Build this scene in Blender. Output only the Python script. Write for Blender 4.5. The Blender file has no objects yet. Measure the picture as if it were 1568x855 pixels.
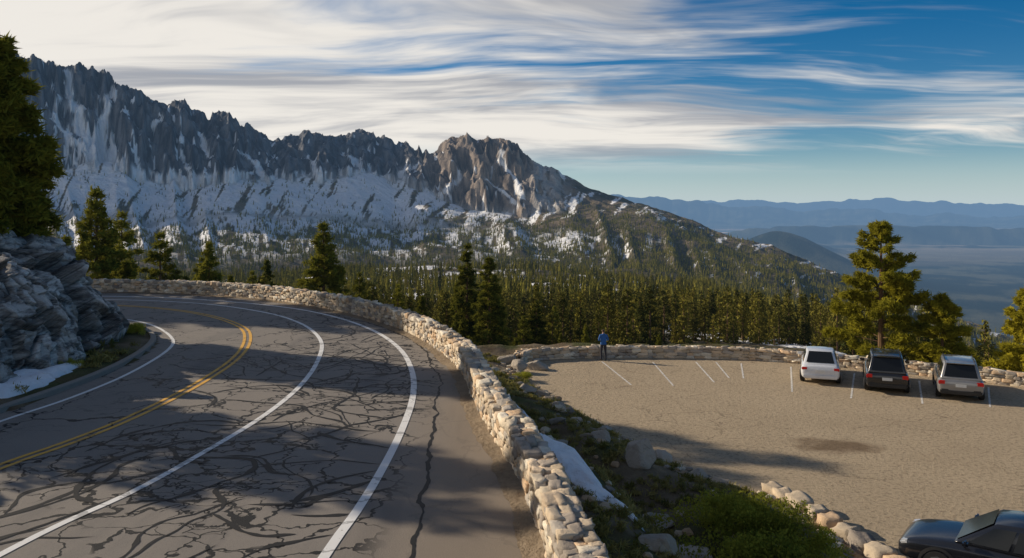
import bpy, bmesh, math, random, numpy as np
from mathutils import Vector, Matrix
random.seed(7); rng=np.random.default_rng(7)
scene=bpy.context.scene
scene.view_settings.view_transform='Standard'; scene.view_settings.look='None'
scene.view_settings.exposure=0; scene.view_settings.gamma=1
EYE=4.5
SUN_AZ=math.radians(-66); SUN_EL=math.radians(23)

# ---------------------------------------------------------------- noise
def _h(ix,iy,s):
    n=(ix.astype(np.int64)*374761393+iy.astype(np.int64)*668265263+s*1442695041)&0xffffffff
    n=((n^(n>>13))*1274126177)&0xffffffff
    n=n^(n>>16)
    return (n&0xffffff)/float(0xffffff)
def vn(x,y,s=0):
    x=np.asarray(x,float); y=np.asarray(y,float)+0*x; x=x+0*y
    ix=np.floor(x); iy=np.floor(y); fx=x-ix; fy=y-iy
    fx=fx*fx*fx*(fx*(fx*6-15)+10); fy=fy*fy*fy*(fy*(fy*6-15)+10)
    ix=ix.astype(np.int64); iy=iy.astype(np.int64)
    a=_h(ix,iy,s);b=_h(ix+1,iy,s);c=_h(ix,iy+1,s);d=_h(ix+1,iy+1,s)
    return (a*(1-fx)+b*fx)*(1-fy)+(c*(1-fx)+d*fx)*fy
def fbm(x,y,o=4,s=0,g=.5):
    t=0;a=1;n=0
    for i in range(o):
        t=t+a*vn(x*2**i+17.3*i,y*2**i-9.1*i,s+i); n+=a; a*=g
    return t/n
def rid(x,y,s=0):
    return 1-np.abs(2*vn(x,y,s)-1)
def ss(x,a,b):
    t=np.clip((x-a)/(b-a),0,1); return t*t*(3-2*t)
def lerp(a,b,t): return a+(b-a)*t

# ---------------------------------------------------------------- mesh helpers
def link(o,parent=None):
    scene.collection.objects.link(o)
    if parent is not None: o.parent=parent
    return o
def mkmesh(name,V,F,mats=(),smooth=False,col=None,midx=None):
    V=np.asarray(V,np.float32); F=np.asarray(F,np.int32)
    me=bpy.data.meshes.new(name)
    me.vertices.add(len(V)); me.vertices.foreach_set('co',V.ravel())
    me.loops.add(F.size); me.loops.foreach_set('vertex_index',F.ravel())
    me.polygons.add(len(F)); me.polygons.foreach_set('loop_start',np.arange(len(F),dtype=np.int32)*F.shape[1])
    for m in mats: me.materials.append(m)
    if midx is not None: me.polygons.foreach_set('material_index',np.asarray(midx,np.int32))
    me.update(calc_edges=True)
    me.polygons.foreach_set('use_smooth',np.full(len(F),bool(smooth)))
    if col is not None:
        c=np.ones((len(V),4),np.float32); c[:,:3]=col
        at=me.color_attributes.new('col','FLOAT_COLOR','POINT'); at.data.foreach_set('color',c.ravel())
    me.validate()
    return me
def mk(name,V,F,mats=(),smooth=False,col=None,midx=None,parent=None):
    me=mkmesh(name,V,F,mats,smooth,col,midx)
    return link(bpy.data.objects.new(name,me),parent)
def gridF(r,c):
    i=np.arange(r*c).reshape(r,c)
    return np.stack([i[:-1,:-1],i[:-1,1:],i[1:,1:],i[1:,:-1]],-1).reshape(-1,4)
def spline(pts,step=.4):
    P=np.array(pts,float); P=np.vstack([2*P[0]-P[1],P,2*P[-1]-P[-2]])
    out=[]
    for i in range(1,len(P)-2):
        t=np.linspace(0,1,24,endpoint=False)[:,None]
        a,b,c,d=P[i-1],P[i],P[i+1],P[i+2]
        out.append(.5*((2*b)+(-a+c)*t+(2*a-5*b+4*c-d)*t**2+(-a+3*b-3*c+d)*t**3))
    out.append(P[-2][None]); Q=np.vstack(out)
    for _ in range(20): Q[1:-1]=.25*Q[:-2]+.5*Q[1:-1]+.25*Q[2:]
    L=np.r_[0,np.cumsum(np.linalg.norm(np.diff(Q,axis=0),axis=1))]
    n=max(2,int(L[-1]/step)); s=np.linspace(0,L[-1],n)
    return np.stack([np.interp(s,L,Q[:,k]) for k in range(Q.shape[1])],1)
def normals2(P):
    T=np.gradient(P[:,:2],axis=0); T/=np.linalg.norm(T,axis=1)[:,None]+1e-9
    return T,np.stack([T[:,1],-T[:,0]],1)   # right-hand normal
def sweep(P,prof,z0=0):
    T,Nn=normals2(P); V=[]
    for off,z in prof:
        V.append(np.c_[P[:,:2]+Nn*off,np.full(len(P),z0+z)])
    V=np.stack(V,1); return V.reshape(-1,3),gridF(len(P),len(prof))
def sdist(X,Y,P):
    best=np.full(X.shape,1e9); sg=np.ones(X.shape)
    for a,b in zip(P[:-1],P[1:]):
        d=b-a; L=d@d+1e-12
        t=np.clip(((X-a[0])*d[0]+(Y-a[1])*d[1])/L,0,1)
        dx=X-a[0]-t*d[0]; dy=Y-a[1]-t*d[1]; q=dx*dx+dy*dy
        m=q<best; best=np.where(m,q,best)
        s=-(d[0]*dy-d[1]*dx); sg=np.where(m,np.where(s>=0,1.,-1.),sg)
    return np.sqrt(best),sg
def inside(X,Y,P):
    r=np.zeros(X.shape,bool); n=len(P)
    for i in range(n):
        x1,y1=P[i];x2,y2=P[(i+1)%n]
        if y1==y2: continue
        c=((y1>Y)!=(y2>Y))&(X<(x2-x1)*(Y-y1)/(y2-y1)+x1); r^=c
    return r

# ---------------------------------------------------------------- node helpers
def N(nt,t,ins=None,**props):
    n=nt.nodes.new(t)
    for k,v in props.items(): setattr(n,k,v)
    if ins:
        for k,v in ins.items():
            s=n.inputs[k]
            if isinstance(v,bpy.types.NodeSocket): nt.links.new(v,s)
            elif isinstance(v,bpy.types.Node): nt.links.new(v.outputs[0],s)
            else: s.default_value=v
    return n
def M_(nt,op,a,b=0.,c=None,clamp=False):
    n=nt.nodes.new('ShaderNodeMath'); n.operation=op; n.use_clamp=clamp
    for i,v in enumerate([a,b]+([c] if c is not None else [])):
        if isinstance(v,bpy.types.NodeSocket): nt.links.new(v,n.inputs[i])
        elif isinstance(v,bpy.types.Node): nt.links.new(v.outputs[0],n.inputs[i])
        else: n.inputs[i].default_value=v
    return n.outputs[0]
def VM(nt,op,a,b=(0,0,0),scale=None):
    n=nt.nodes.new('ShaderNodeVectorMath'); n.operation=op
    for i,v in enumerate([a,b]):
        if isinstance(v,bpy.types.NodeSocket): nt.links.new(v,n.inputs[i])
        elif isinstance(v,bpy.types.Node): nt.links.new(v.outputs[0],n.inputs[i])
        else: n.inputs[i].default_value=v
    if scale is not None: n.inputs['Scale'].default_value=scale
    return n.outputs['Value'] if op in('LENGTH','DOT_PRODUCT') else n.outputs[0]
def step_(nt,v,a,b):
    n=nt.nodes.new('ShaderNodeMapRange'); n.interpolation_type='SMOOTHSTEP'
    nt.links.new(v,n.inputs[0]); n.inputs[1].default_value=a; n.inputs[2].default_value=b
    return n.outputs[0]
def mixc(nt,f,a,b,bt='MIX'):
    n=nt.nodes.new('ShaderNodeMix'); n.data_type='RGBA'; n.blend_type=bt
    for k,v in ((0,f),(6,a),(7,b)):
        s=n.inputs[k]
        if isinstance(v,bpy.types.NodeSocket): nt.links.new(v,s)
        else: s.default_value=v if k==0 else (tuple(v)+(1,) if len(v)==3 else v)
    return n.outputs[2]
def noise(nt,vec,scale,detail=4,rough=.55,dist=0):
    n=N(nt,'ShaderNodeTexNoise',{'Scale':scale,'Detail':detail,'Roughness':rough,'Distortion':dist})
    if vec is not None: nt.links.new(vec,n.inputs['Vector'])
    return n
def newmat(name):
    m=bpy.data.materials.new(name); m.use_nodes=True; nt=m.node_tree; nt.nodes.clear()
    out=nt.nodes.new('ShaderNodeOutputMaterial')
    try: m.cycles.emission_sampling='NONE'
    except Exception as e: print(e)
    return m,nt,out
def bsdf(nt,col,rough=.9,bump=None,dist=.02,strength=1.,metal=0,spec=.3):
    b=nt.nodes.new('ShaderNodeBsdfPrincipled')
    if isinstance(col,bpy.types.NodeSocket): nt.links.new(col,b.inputs['Base Color'])
    else: b.inputs['Base Color'].default_value=tuple(col)+(1,)
    if isinstance(rough,bpy.types.NodeSocket): nt.links.new(rough,b.inputs['Roughness'])
    else: b.inputs['Roughness'].default_value=rough
    b.inputs['Metallic'].default_value=metal
    b.inputs['Specular IOR Level'].default_value=spec
    if bump is not None:
        bn=N(nt,'ShaderNodeBump',{'Height':bump,'Distance':dist,'Strength':strength})
        nt.links.new(bn.outputs[0],b.inputs['Normal'])
    return b
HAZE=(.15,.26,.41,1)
def haze(nt,sh,out,L=24000.):  # air haze put into the material as a glow, by distance from origin
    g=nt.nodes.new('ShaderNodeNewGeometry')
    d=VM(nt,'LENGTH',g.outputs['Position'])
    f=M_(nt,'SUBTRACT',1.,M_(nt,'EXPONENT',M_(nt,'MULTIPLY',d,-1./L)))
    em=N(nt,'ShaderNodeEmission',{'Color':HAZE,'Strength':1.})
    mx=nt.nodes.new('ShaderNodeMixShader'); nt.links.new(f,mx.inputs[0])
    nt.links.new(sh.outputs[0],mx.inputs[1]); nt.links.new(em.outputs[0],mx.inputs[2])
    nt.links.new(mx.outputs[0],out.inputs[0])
def pos(nt): return nt.nodes.new('ShaderNodeNewGeometry').outputs['Position']
def simple(name,col,rough=.6,metal=0,spec=.5,coat=0):
    m,nt,out=newmat(name); b=bsdf(nt,col,rough,metal=metal,spec=spec)
    n=noise(nt,pos(nt),9,3); c=mixc(nt,n.outputs[0],tuple(x*.85 for x in col),tuple(min(1,x*1.12) for x in col))
    nt.links.new(c,b.inputs['Base Color'])
    b.inputs['Coat Weight'].default_value=coat; b.inputs['Coat Roughness'].default_value=.05
    nt.links.new(b.outputs[0],out.inputs[0]); return m

# ---------------------------------------------------------------- materials
def mat_terrain_far():
    m,nt,out=newmat('mountain_ground')
    a=N(nt,'ShaderNodeAttribute',attribute_name='col')
    p=pos(nt)
    n1=noise(nt,VM(nt,'MULTIPLY',p,(1,1,.45)),.035,6,.68); n2=noise(nt,p,.25,3,.6)
    v=M_(nt,'ADD',M_(nt,'MULTIPLY',n1.outputs[0],1.2),M_(nt,'MULTIPLY',n2.outputs[0],.5))
    v=M_(nt,'ADD',v,.17)
    c=N(nt,'ShaderNodeVectorMath',{0:a.outputs['Color']},operation='SCALE'); nt.links.new(v,c.inputs['Scale'])
    c2=VM(nt,'MINIMUM',c.outputs[0],(.9,.9,.92))
    b=bsdf(nt,c2,.95,n1.outputs[0],22.,1.,spec=.1)
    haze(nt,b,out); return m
def mat_ground():
    m,nt,out=newmat('ground')
    a=N(nt,'ShaderNodeAttribute',attribute_name='col')
    p=pos(nt)
    n1=noise(nt,p,1.3,7,.7); n2=noise(nt,p,14,4,.7)
    v=M_(nt,'ADD',M_(nt,'MULTIPLY',n1.outputs[0],1.2),M_(nt,'MULTIPLY',n2.outputs[0],.8))
    c=N(nt,'ShaderNodeVectorMath',{0:a.outputs['Color']},operation='SCALE'); nt.links.new(v,c.inputs['Scale'])
    h=M_(nt,'ADD',n1.outputs[0],M_(nt,'MULTIPLY',n2.outputs[0],.3))
    b=bsdf(nt,c.outputs[0],.95,h,.2,1.,spec=.1)
    nt.links.new(b.outputs[0],out.inputs[0]); return m
def crack_group():
    g=bpy.data.node_groups.new('crack_seal','ShaderNodeTree')
    g.interface.new_socket('Fac',in_out='OUTPUT',socket_type='NodeSocketFloat')
    go=g.nodes.new('NodeGroupOutput'); p=pos(g)
    w=noise(g,p,.55,4,.6); w2=noise(g,p,2.2,4,.65)
    off=VM(g,'SCALE',VM(g,'SUBTRACT',w.outputs['Color'],(.5,.5,.5)),scale=2.1)
    off2=VM(g,'SCALE',VM(g,'SUBTRACT',w2.outputs['Color'],(.5,.5,.5)),scale=.5)
    q=VM(g,'ADD',VM(g,'ADD',p,off),off2)
    q=VM(g,'MULTIPLY',q,(1,1,0))
    wid=noise(g,p,1.3,2)
    sp=N(g,'ShaderNodeSeparateXYZ',{0:p})
    near=M_(g,'SUBTRACT',1.,step_(g,sp.outputs[1],12,24))
    def vor(vec,scale,lo,hi):
        v=N(g,'ShaderNodeTexVoronoi',{'Vector':vec,'Scale':scale},feature='DISTANCE_TO_EDGE',voronoi_dimensions='2D')
        d=M_(g,'SUBTRACT',v.outputs['Distance'],M_(g,'MULTIPLY',M_(g,'SUBTRACT',wid.outputs[0],.45),lo*2.2))
        d=M_(g,'SUBTRACT',d,M_(g,'MULTIPLY',near,.005))
        return M_(g,'SUBTRACT',1.,step_(g,d,lo,hi))
    c1=vor(VM(g,'MULTIPLY',q,(1.25,.6,1)),.55,.012,.020)
    c2=vor(VM(g,'MULTIPLY',q,(.6,1.35,1)),.9,.016,.026)
    c3=vor(q,1.9,.018,.032)
    m1=step_(g,noise(g,VM(g,'ADD',p,(9,3,0)),.16,2).outputs[0],.28,.36)
    m2=step_(g,noise(g,VM(g,'ADD',p,(31,7,0)),.3,3).outputs[0],.43,.47)
    m3=step_(g,noise(g,VM(g,'ADD',p,(3,57,0)),.45,3).outputs[0],.52,.55)
    far=M_(g,'SUBTRACT',1.,M_(g,'MULTIPLY',step_(g,sp.outputs[1],32,44),.5))
    lane=step_(g,sp.outputs[0],-10.,-7.)
    lane=M_(g,'ADD',M_(g,'MULTIPLY',lane,.8),.2)
    sh=M_(g,'SUBTRACT',1.,step_(g,sp.outputs[0],-2.2,-1.6))
    k1=M_(g,'MULTIPLY',c1,m1)
    k2=M_(g,'MULTIPLY',M_(g,'MULTIPLY',c2,m2),sh)
    k3=M_(g,'MULTIPLY',M_(g,'MULTIPLY',c3,m3),sh)
    k=M_(g,'MAXIMUM',M_(g,'MULTIPLY',k1,M_(g,'MAXIMUM',sh,.12)),M_(g,'MAXIMUM',M_(g,'MULTIPLY',k2,lane),M_(g,'MULTIPLY',k3,lane)))
    k=M_(g,'MULTIPLY',k,far)
    g.links.new(k,go.inputs[0]); return g
CR=crack_group()
def crackfac(nt):
    n=nt.nodes.new('ShaderNodeGroup'); n.node_tree=CR; return n.outputs[0]
def mat_asphalt():
    m,nt,out=newmat('asphalt'); p=pos(nt)
    n1=noise(nt,p,.5,6,.6); n2=noise(nt,p,60,3,.7); n3=noise(nt,VM(nt,'MULTIPLY',p,(1.2,.15,1)),1.,4)
    c=mixc(nt,n1.outputs[0],(.19,.168,.145),(.29,.254,.214))
    c=mixc(nt,step_(nt,n3.outputs[0],.5,.7),c,(.165,.148,.132))
    c=mixc(nt,M_(nt,'MULTIPLY',n2.outputs[0],.7),c,(.29,.26,.228))
    v=N(nt,'ShaderNodeTexVoronoi',{'Vector':p,'Scale':70.})
    c=mixc(nt,M_(nt,'MULTIPLY',step_(nt,v.outputs['Distance'],.45,.1),.5),c,(.095,.088,.08))
    sp=N(nt,'ShaderNodeSeparateXYZ',{0:p})
    c=mixc(nt,M_(nt,'MULTIPLY',step_(nt,M_(nt,'ADD',sp.outputs[0],M_(nt,'MULTIPLY',n1.outputs[0],.8)),-2.2,-.4),.45),c,(.27,.205,.14))
    f=crackfac(nt)
    c=mixc(nt,f,c,(.010,.0095,.0095))
    h=M_(nt,'SUBTRACT',n2.outputs[0],M_(nt,'MULTIPLY',f,-.6))
    r=M_(nt,'SUBTRACT',.88,M_(nt,'MULTIPLY',f,.25))
    b=bsdf(nt,c,r,h,.012,.8,spec=.2); nt.links.new(b.outputs[0],out.inputs[0]); return m
def mat_paint(name,col,wear=.5,cr=True):
    m,nt,out=newmat(name); p=pos(nt)
    n=noise(nt,p,7,7,.75)
    c=mixc(nt,step_(nt,n.outputs[0],wear,wear+.13),col,(.22,.19,.16))
    n2=noise(nt,p,1.1,3)
    c=mixc(nt,M_(nt,'MULTIPLY',n2.outputs[0],.3),c,(.34,.30,.25))
    if cr: c=mixc(nt,M_(nt,'MULTIPLY',crackfac(nt),.45),c,(.05,.048,.045))
    b=bsdf(nt,c,.75,spec=.3); nt.links.new(b.outputs[0],out.inputs[0]); return m
def mat_lot():
    m,nt,out=newmat('gravel_pavement'); p=pos(nt)
    n1=noise(nt,p,.35,7,.65); n2=noise(nt,p,7,6,.75); n3=noise(nt,p,38,3,.7)
    c=mixc(nt,n1.outputs[0],(.41,.32,.215),(.61,.485,.33))
    c=mixc(nt,step_(nt,n2.outputs[0],.46,.66),c,(.28,.22,.15))
    c=mixc(nt,M_(nt,'MULTIPLY',step_(nt,n3.outputs[0],.55,.72),.6),c,(.65,.54,.39))
    w=noise(nt,p,.9,4); q=VM(nt,'ADD',p,VM(nt,'SCALE',w.outputs['Color'],scale=1.5))
    v=N(nt,'ShaderNodeTexVoronoi',{'Vector':q,'Scale':.45},feature='DISTANCE_TO_EDGE')
    k=M_(nt,'MULTIPLY',M_(nt,'SUBTRACT',1.,step_(nt,v.outputs['Distance'],.004,.016)),step_(nt,noise(nt,p,.2,2).outputs[0],.47,.55))
    c=mixc(nt,M_(nt,'MULTIPLY',k,.45),c,(.10,.075,.05))
    d=VM(nt,'MULTIPLY',VM(nt,'SUBTRACT',p,(11.6,29.2,-4)),(.50,.85,0))
    rr=M_(nt,'ADD',VM(nt,'LENGTH',d),M_(nt,'MULTIPLY',M_(nt,'SUBTRACT',noise(nt,p,1.1,5).outputs[0],.5),1.7))
    st=M_(nt,'SUBTRACT',1.,step_(nt,rr,.3,1.))
    c=mixc(nt,M_(nt,'MULTIPLY',st,.7),c,(.13,.08,.045))
    h=M_(nt,'ADD',n2.outputs[0],M_(nt,'MULTIPLY',n3.outputs[0],.5))
    b=bsdf(nt,c,.95,h,.09,1.,spec=.1); nt.links.new(b.outputs[0],out.inputs[0]); return m
def mat_stone(name='wall_stone'):
    m,nt,out=newmat(name); a=N(nt,'ShaderNodeAttribute',attribute_name='col'); p=pos(nt)
    n1=noise(nt,p,6,7,.7); n2=noise(nt,p,40,4,.7)
    v=M_(nt,'ADD',.5,M_(nt,'ADD',M_(nt,'MULTIPLY',n1.outputs[0],.75),M_(nt,'MULTIPLY',n2.outputs[0],.4)))
    c=N(nt,'ShaderNodeVectorMath',{0:a.outputs['Color']},operation='SCALE'); nt.links.new(v,c.inputs['Scale'])
    li=step_(nt,noise(nt,p,3.,5,.7).outputs[0],.58,.68)
    c=mixc(nt,M_(nt,'MULTIPLY',li,.5),c.outputs[0],(.14,.13,.10))
    h=M_(nt,'ADD',n1.outputs[0],M_(nt,'MULTIPLY',n2.outputs[0],.4))
    b=bsdf(nt,c,.92,h,.04,1.,spec=.2); nt.links.new(b.outputs[0],out.inputs[0]); return m
def mat_granite():
    m,nt,out=newmat('granite'); p=pos(nt); a=N(nt,'ShaderNodeAttribute',attribute_name='col')
    q=N(nt,'ShaderNodeMapping',{'Vector':p,'Rotation':(.5,.75,.3),'Scale':(.7,.7,3.6)})
    n1=noise(nt,q.outputs[0],.9,9,.72); n2=noise(nt,p,18,6,.75)
    c=mixc(nt,step_(nt,n1.outputs[0],.40,.56),(.20,.188,.175),(.62,.585,.54))
    c=mixc(nt,M_(nt,'MULTIPLY',step_(nt,n2.outputs[0],.5,.7),.6),c,(.22,.205,.19))
    n3=noise(nt,p,.7,5,.7); c=mixc(nt,M_(nt,'MULTIPLY',step_(nt,n3.outputs[0],.54,.64),.45),c,(.34,.25,.16))
    c=mixc(nt,1.,c,a.outputs['Color'],'MULTIPLY')
    h=M_(nt,'ADD',n1.outputs[0],M_(nt,'MULTIPLY',n2.outputs[0],.15))
    b=bsdf(nt,c,.9,h,.25,1.,spec=.2); nt.links.new(b.outputs[0],out.inputs[0]); return m
def mat_snow():
    m,nt,out=newmat('snow'); p=pos(nt); n=noise(nt,p,4,7,.7); n2=noise(nt,p,22,3)
    c=mixc(nt,step_(nt,n.outputs[0],.5,.8),(.88,.89,.91),(.6,.58,.55))
    b=bsdf(nt,c,.7,M_(nt,'ADD',n.outputs[0],M_(nt,'MULTIPLY',n2.outputs[0],.3)),.12,.8,spec=.3)
    nt.links.new(b.outputs[0],out.inputs[0]); return m
def mat_needles(name,dark,light,hz=True,trans=.25):
    m,nt,out=newmat(name); p=pos(nt)
    oi=nt.nodes.new('ShaderNodeObjectInfo')
    n=noise(nt,p,.9,2,.6); n2=noise(nt,p,6,1)
    f=M_(nt,'ADD',M_(nt,'MULTIPLY',n.outputs[0],.5),M_(nt,'ADD',M_(nt,'MULTIPLY',oi.outputs['Random'],.45),M_(nt,'MULTIPLY',n2.outputs[0],.3)))
    c=mixc(nt,step_(nt,f,.25,.95),dark,light)
    d=nt.nodes.new('ShaderNodeBsdfDiffuse'); nt.links.new(c,d.inputs[0])
    if trans>0:
        t=nt.nodes.new('ShaderNodeBsdfTranslucent'); nt.links.new(mixc(nt,.5,c,(.32,.30,.04)),t.inputs[0])
        d=N(nt,'ShaderNodeMixShader',{0:trans,1:d.outputs[0],2:t.outputs[0]})
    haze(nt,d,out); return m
def mat_bark():
    m,nt,out=newmat('bark'); p=pos(nt); n=noise(nt,VM(nt,'MULTIPLY',p,(1,1,.25)),14,5,.7)
    c=mixc(nt,n.outputs[0],(.05,.032,.02),(.26,.16,.09))
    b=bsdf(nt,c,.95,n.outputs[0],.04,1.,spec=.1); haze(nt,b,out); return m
TERR=mat_terrain_far(); GROUND=mat_ground(); ASPH=mat_asphalt()
WHITE=mat_paint('white_road_paint',(.86,.85,.82),.58); YEL=mat_paint('yellow_road_paint',(.84,.43,.03),.57)
WHITE_F=mat_paint('faded_parking_paint',(.78,.74,.66),.50,False)
LOT=mat_lot(); STONE=mat_stone(); GRAN=mat_granite(); SNOW=mat_snow()
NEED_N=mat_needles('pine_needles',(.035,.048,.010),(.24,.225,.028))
NEED_H=mat_needles('pine_needles_sunny',(.09,.10,.012),(.46,.39,.03),trans=.4)  # yellower, brighter needle copy, sunlit look put into the colour
NEED_F=mat_needles('forest_needles',(.028,.038,.014),(.27,.23,.04),trans=0)
BARK=mat_bark()

# ================================================================ PLAN OF THE PLACE
WALL=spline([(1.9,-14),(1.5,-6),(1.2,2),(.8,7),(.43,10.5),(.10,13.4),(-.42,16.1),(-.88,18.8),(-1.45,22.5),(-2.5,26.2),(-4.0,29.9),(-6,33.4),(-8.24,36.3),(-11.2,39.4),(-14.5,41.7),(-18.6,43.3),(-22.5,43.9),(-30,43.6),(-48,41)])
EDGE=spline([(-3.6,-14),(-3.2,-5),(-2.8,3),(-2.43,10.5),(-2.31,12.1),(-2.24,14.1),(-2.24,16.5),(-2.36,19.4),(-2.75,22.5),(-3.6,26.2),(-5.1,30.1),(-7.4,34.0),(-10.3,37.2),(-15,40.2),(-21,42.),(-30,41.8),(-48,39.3)])
LANE=spline([(-9.2,-14),(-8.4,-5),(-7.5,4),(-6.66,10.6),(-6.04,12.9),(-5.73,14.8),(-5.4,17.6),(-5.38,20.8),(-5.8,24.5),(-6.6,28.1),(-8.33,32.1),(-10.9,35.6),(-15.1,38.9),(-20.8,40.5),(-30,40.2),(-48,37.6)])
YELW=spline([(-11.6,-14),(-10.8,-5),(-9.9,5),(-9.35,11),(-8.93,14.2),(-8.55,15.6),(-8.2,17.6),(-8.07,20.8),(-8.3,24.5),(-9.1,28.1),(-10.4,31.25),(-12.9,34.5),(-16,36.9),(-20,38.2),(-30,38),(-48,35.5)])
INNR=spline([(-13.4,-14),(-12.6,-5),(-11.7,6),(-11.2,12),(-10.85,17),(-10.5,19.3),(-10.45,22.3),(-11,26.2),(-12.05,28.8),(-14.3,32),(-17,34),(-20,35),(-30,35.2),(-48,33)])
CURB=spline([(-14,-14),(-13.2,-5),(-12.3,6),(-11.8,12),(-11.35,17),(-11.05,20.5),(-11.1,23.2),(-11.6,26.2),(-12.6,28.8),(-14.7,31.6),(-17,33.4),(-20,34.4),(-30,34.6),(-48,32.4)])
LOTP=np.array([(.5,43.2),(.3,45.2),(5.7,46.6),(12.6,46.2),(15.8,44.9),(20.4,42),(24.1,39.2),(32,32),(40,20),(43,-14),(10.5,-14),(9.9,8),(9.0,17),(8.5,21.3),(7.7,23.9),(6.2,25.6),(5.0,28),(3.9,31),(2.3,35.5),(.9,40)],float)

def H_near(X,Y):
    dr,sr=sdist(X,Y,WALL[::2]); dc,sc=sdist(X,Y,CURB[::2])
    dp,_=sdist(X,Y,np.vstack([LOTP,LOTP[:1]])); ins=inside(X,Y,LOTP); 
    out_=sr>0; t=dr/(dr+dp+1e-6); m=np.minimum(dr,dp)
    z=-lerp(1.25,4.,t)*ss(dr,-.1,.35)-9*(1-np.exp(-np.clip(m-3,0,None)/15))
    z=z+(fbm(X/1.1,Y/1.1,4,3)-.5)*.34*ss(m,.1,2)+(fbm(X/9,Y/9,3,5)-.5)*2.4*ss(m,2.5,15)
    z=np.where(ins,-4.04,z)
    z=np.where(~ins&out_&(dp<.8),np.maximum(z,-4.0+.08*ss(dp,0,.6)+(fbm(X*1.7,Y*1.7,3,8)-.5)*.14*ss(dp,0,.3)),z)
    road=-.05
    hill=.08+.10*ss(dc,0,.8)+2.0*ss(dc,2.6,5.2)+.10*np.clip(dc-4,0,30)+(fbm(X/1.3,Y/1.3,4,2)-.5)*.35*ss(dc,.3,2)
    left=(sc<0)
    z=np.where(~out_,np.where(left,hill,road),z)
    return z,dr,dp,dc,out_,left,ins

# ---- near ground sheet
def axis(segs):
    o=[]
    for a,b,s in segs: o+=list(np.arange(a,b,s))
    return np.array(o)
gx=axis([(-500,-70,20),(-70,-24,1.2),(-24,12,.22),(12,60,1.),(60,500,20)])
gy=axis([(-300,-20,15),(-20,6,1.),(6,48,.24),(48,60.5,.6)])
XX,YY=np.meshgrid(gx,gy)
ZZ,dr,dp,dc,out_,left,ins=H_near(XX,YY)
nA=fbm(XX/2.2,YY/2.2,5,21); nB=fbm(XX/.7,YY/.7,3,31)
soil=np.array([.20,.155,.10]); grass=np.array([.085,.088,.032]); duff=np.array([.12,.08,.045])
f=ss(nA,.42,.58)[...,None]; g2=ss(nB,.5,.7)[...,None]
C=lerp(soil,grass,f); C=lerp(C,duff,g2*.6)
edge=ss(1.6-np.minimum(dp,99),0,1.2)[...,None]*out_[...,None]
C=lerp(C,np.array([.40,.32,.22]),edge*.85)
far_s=(ss(fbm(XX/7,YY/7,4,77),.54,.6)*out_*ss(np.minimum(dr,dp),6,14))[...,None]
C=lerp(C,np.array([.8,.82,.86]),far_s)
V=np.stack([XX,YY,ZZ],-1).reshape(-1,3)
mk('ground',V,gridF(len(gy),len(gx)),[GROUND],True,C.reshape(-1,3))

# ---- mountain & valley terrain (bearings and elevations in thousandths, distances in metres)
Sb=[-1300,-1187,-787,-627,-611,-587,-567,-547,-523,-495,-475,-455,-439,-415,-401,-387,-371,-351,-327,-307,-283,-255,-227,-187,-159,-139,-115,-95,-75,-58,-43,-23,1,13,53,93,117,141,173,221,253,333,413,493,573,627,813,1300]
Se=[150,170,185,187,188,184,178,168,176,164,148,144,136,128,132,114,112,118,112,96,86,90,84,92,88,78,74,76,90,97,88,92,78,68,46,26,18,12,2,-14,-26,-52,-84,-114,-144,-164,-224,-300]
Fb=[-1300,-627,-567,-523,-475,-403,-347,-267,-187,-131,-100,-60,0,53,117,173,253,333,413,627,1300]
Fe=[20,28,36,52,50,34,40,36,44,38,24,4,0,-2,-4,-12,-40,-66,-97,-178,-310]
Db=[-1300,-627,-347,-147,-58,117,253,413,627,1300]; Dv=[2300,2400,2750,3200,3000,2700,2400,2000,1600,1300]
Gb=[-1300,-627,-307,-187,-107,13,93,173,253,333,413,493,627,1300]; Ge=[-18,-14,-15,-25,-26,-30,-32,-40,-62,-88,-112,-137,-190,-320]
Mb=[-1300,-307,-203,13,173,253,333,413,493,627,1300]; Me=[-60,-60,-60,-65,-74,-92,-114,-134,-156,-205,-330]
Rb=[-1300,-307,-203,-107,13,93,173,253,333,397,453,533,627,1300]; Re=[-92,-88,-72,-73,-77,-81,-87,-100,-120,-138,-160,-184,-212,-340]
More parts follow.
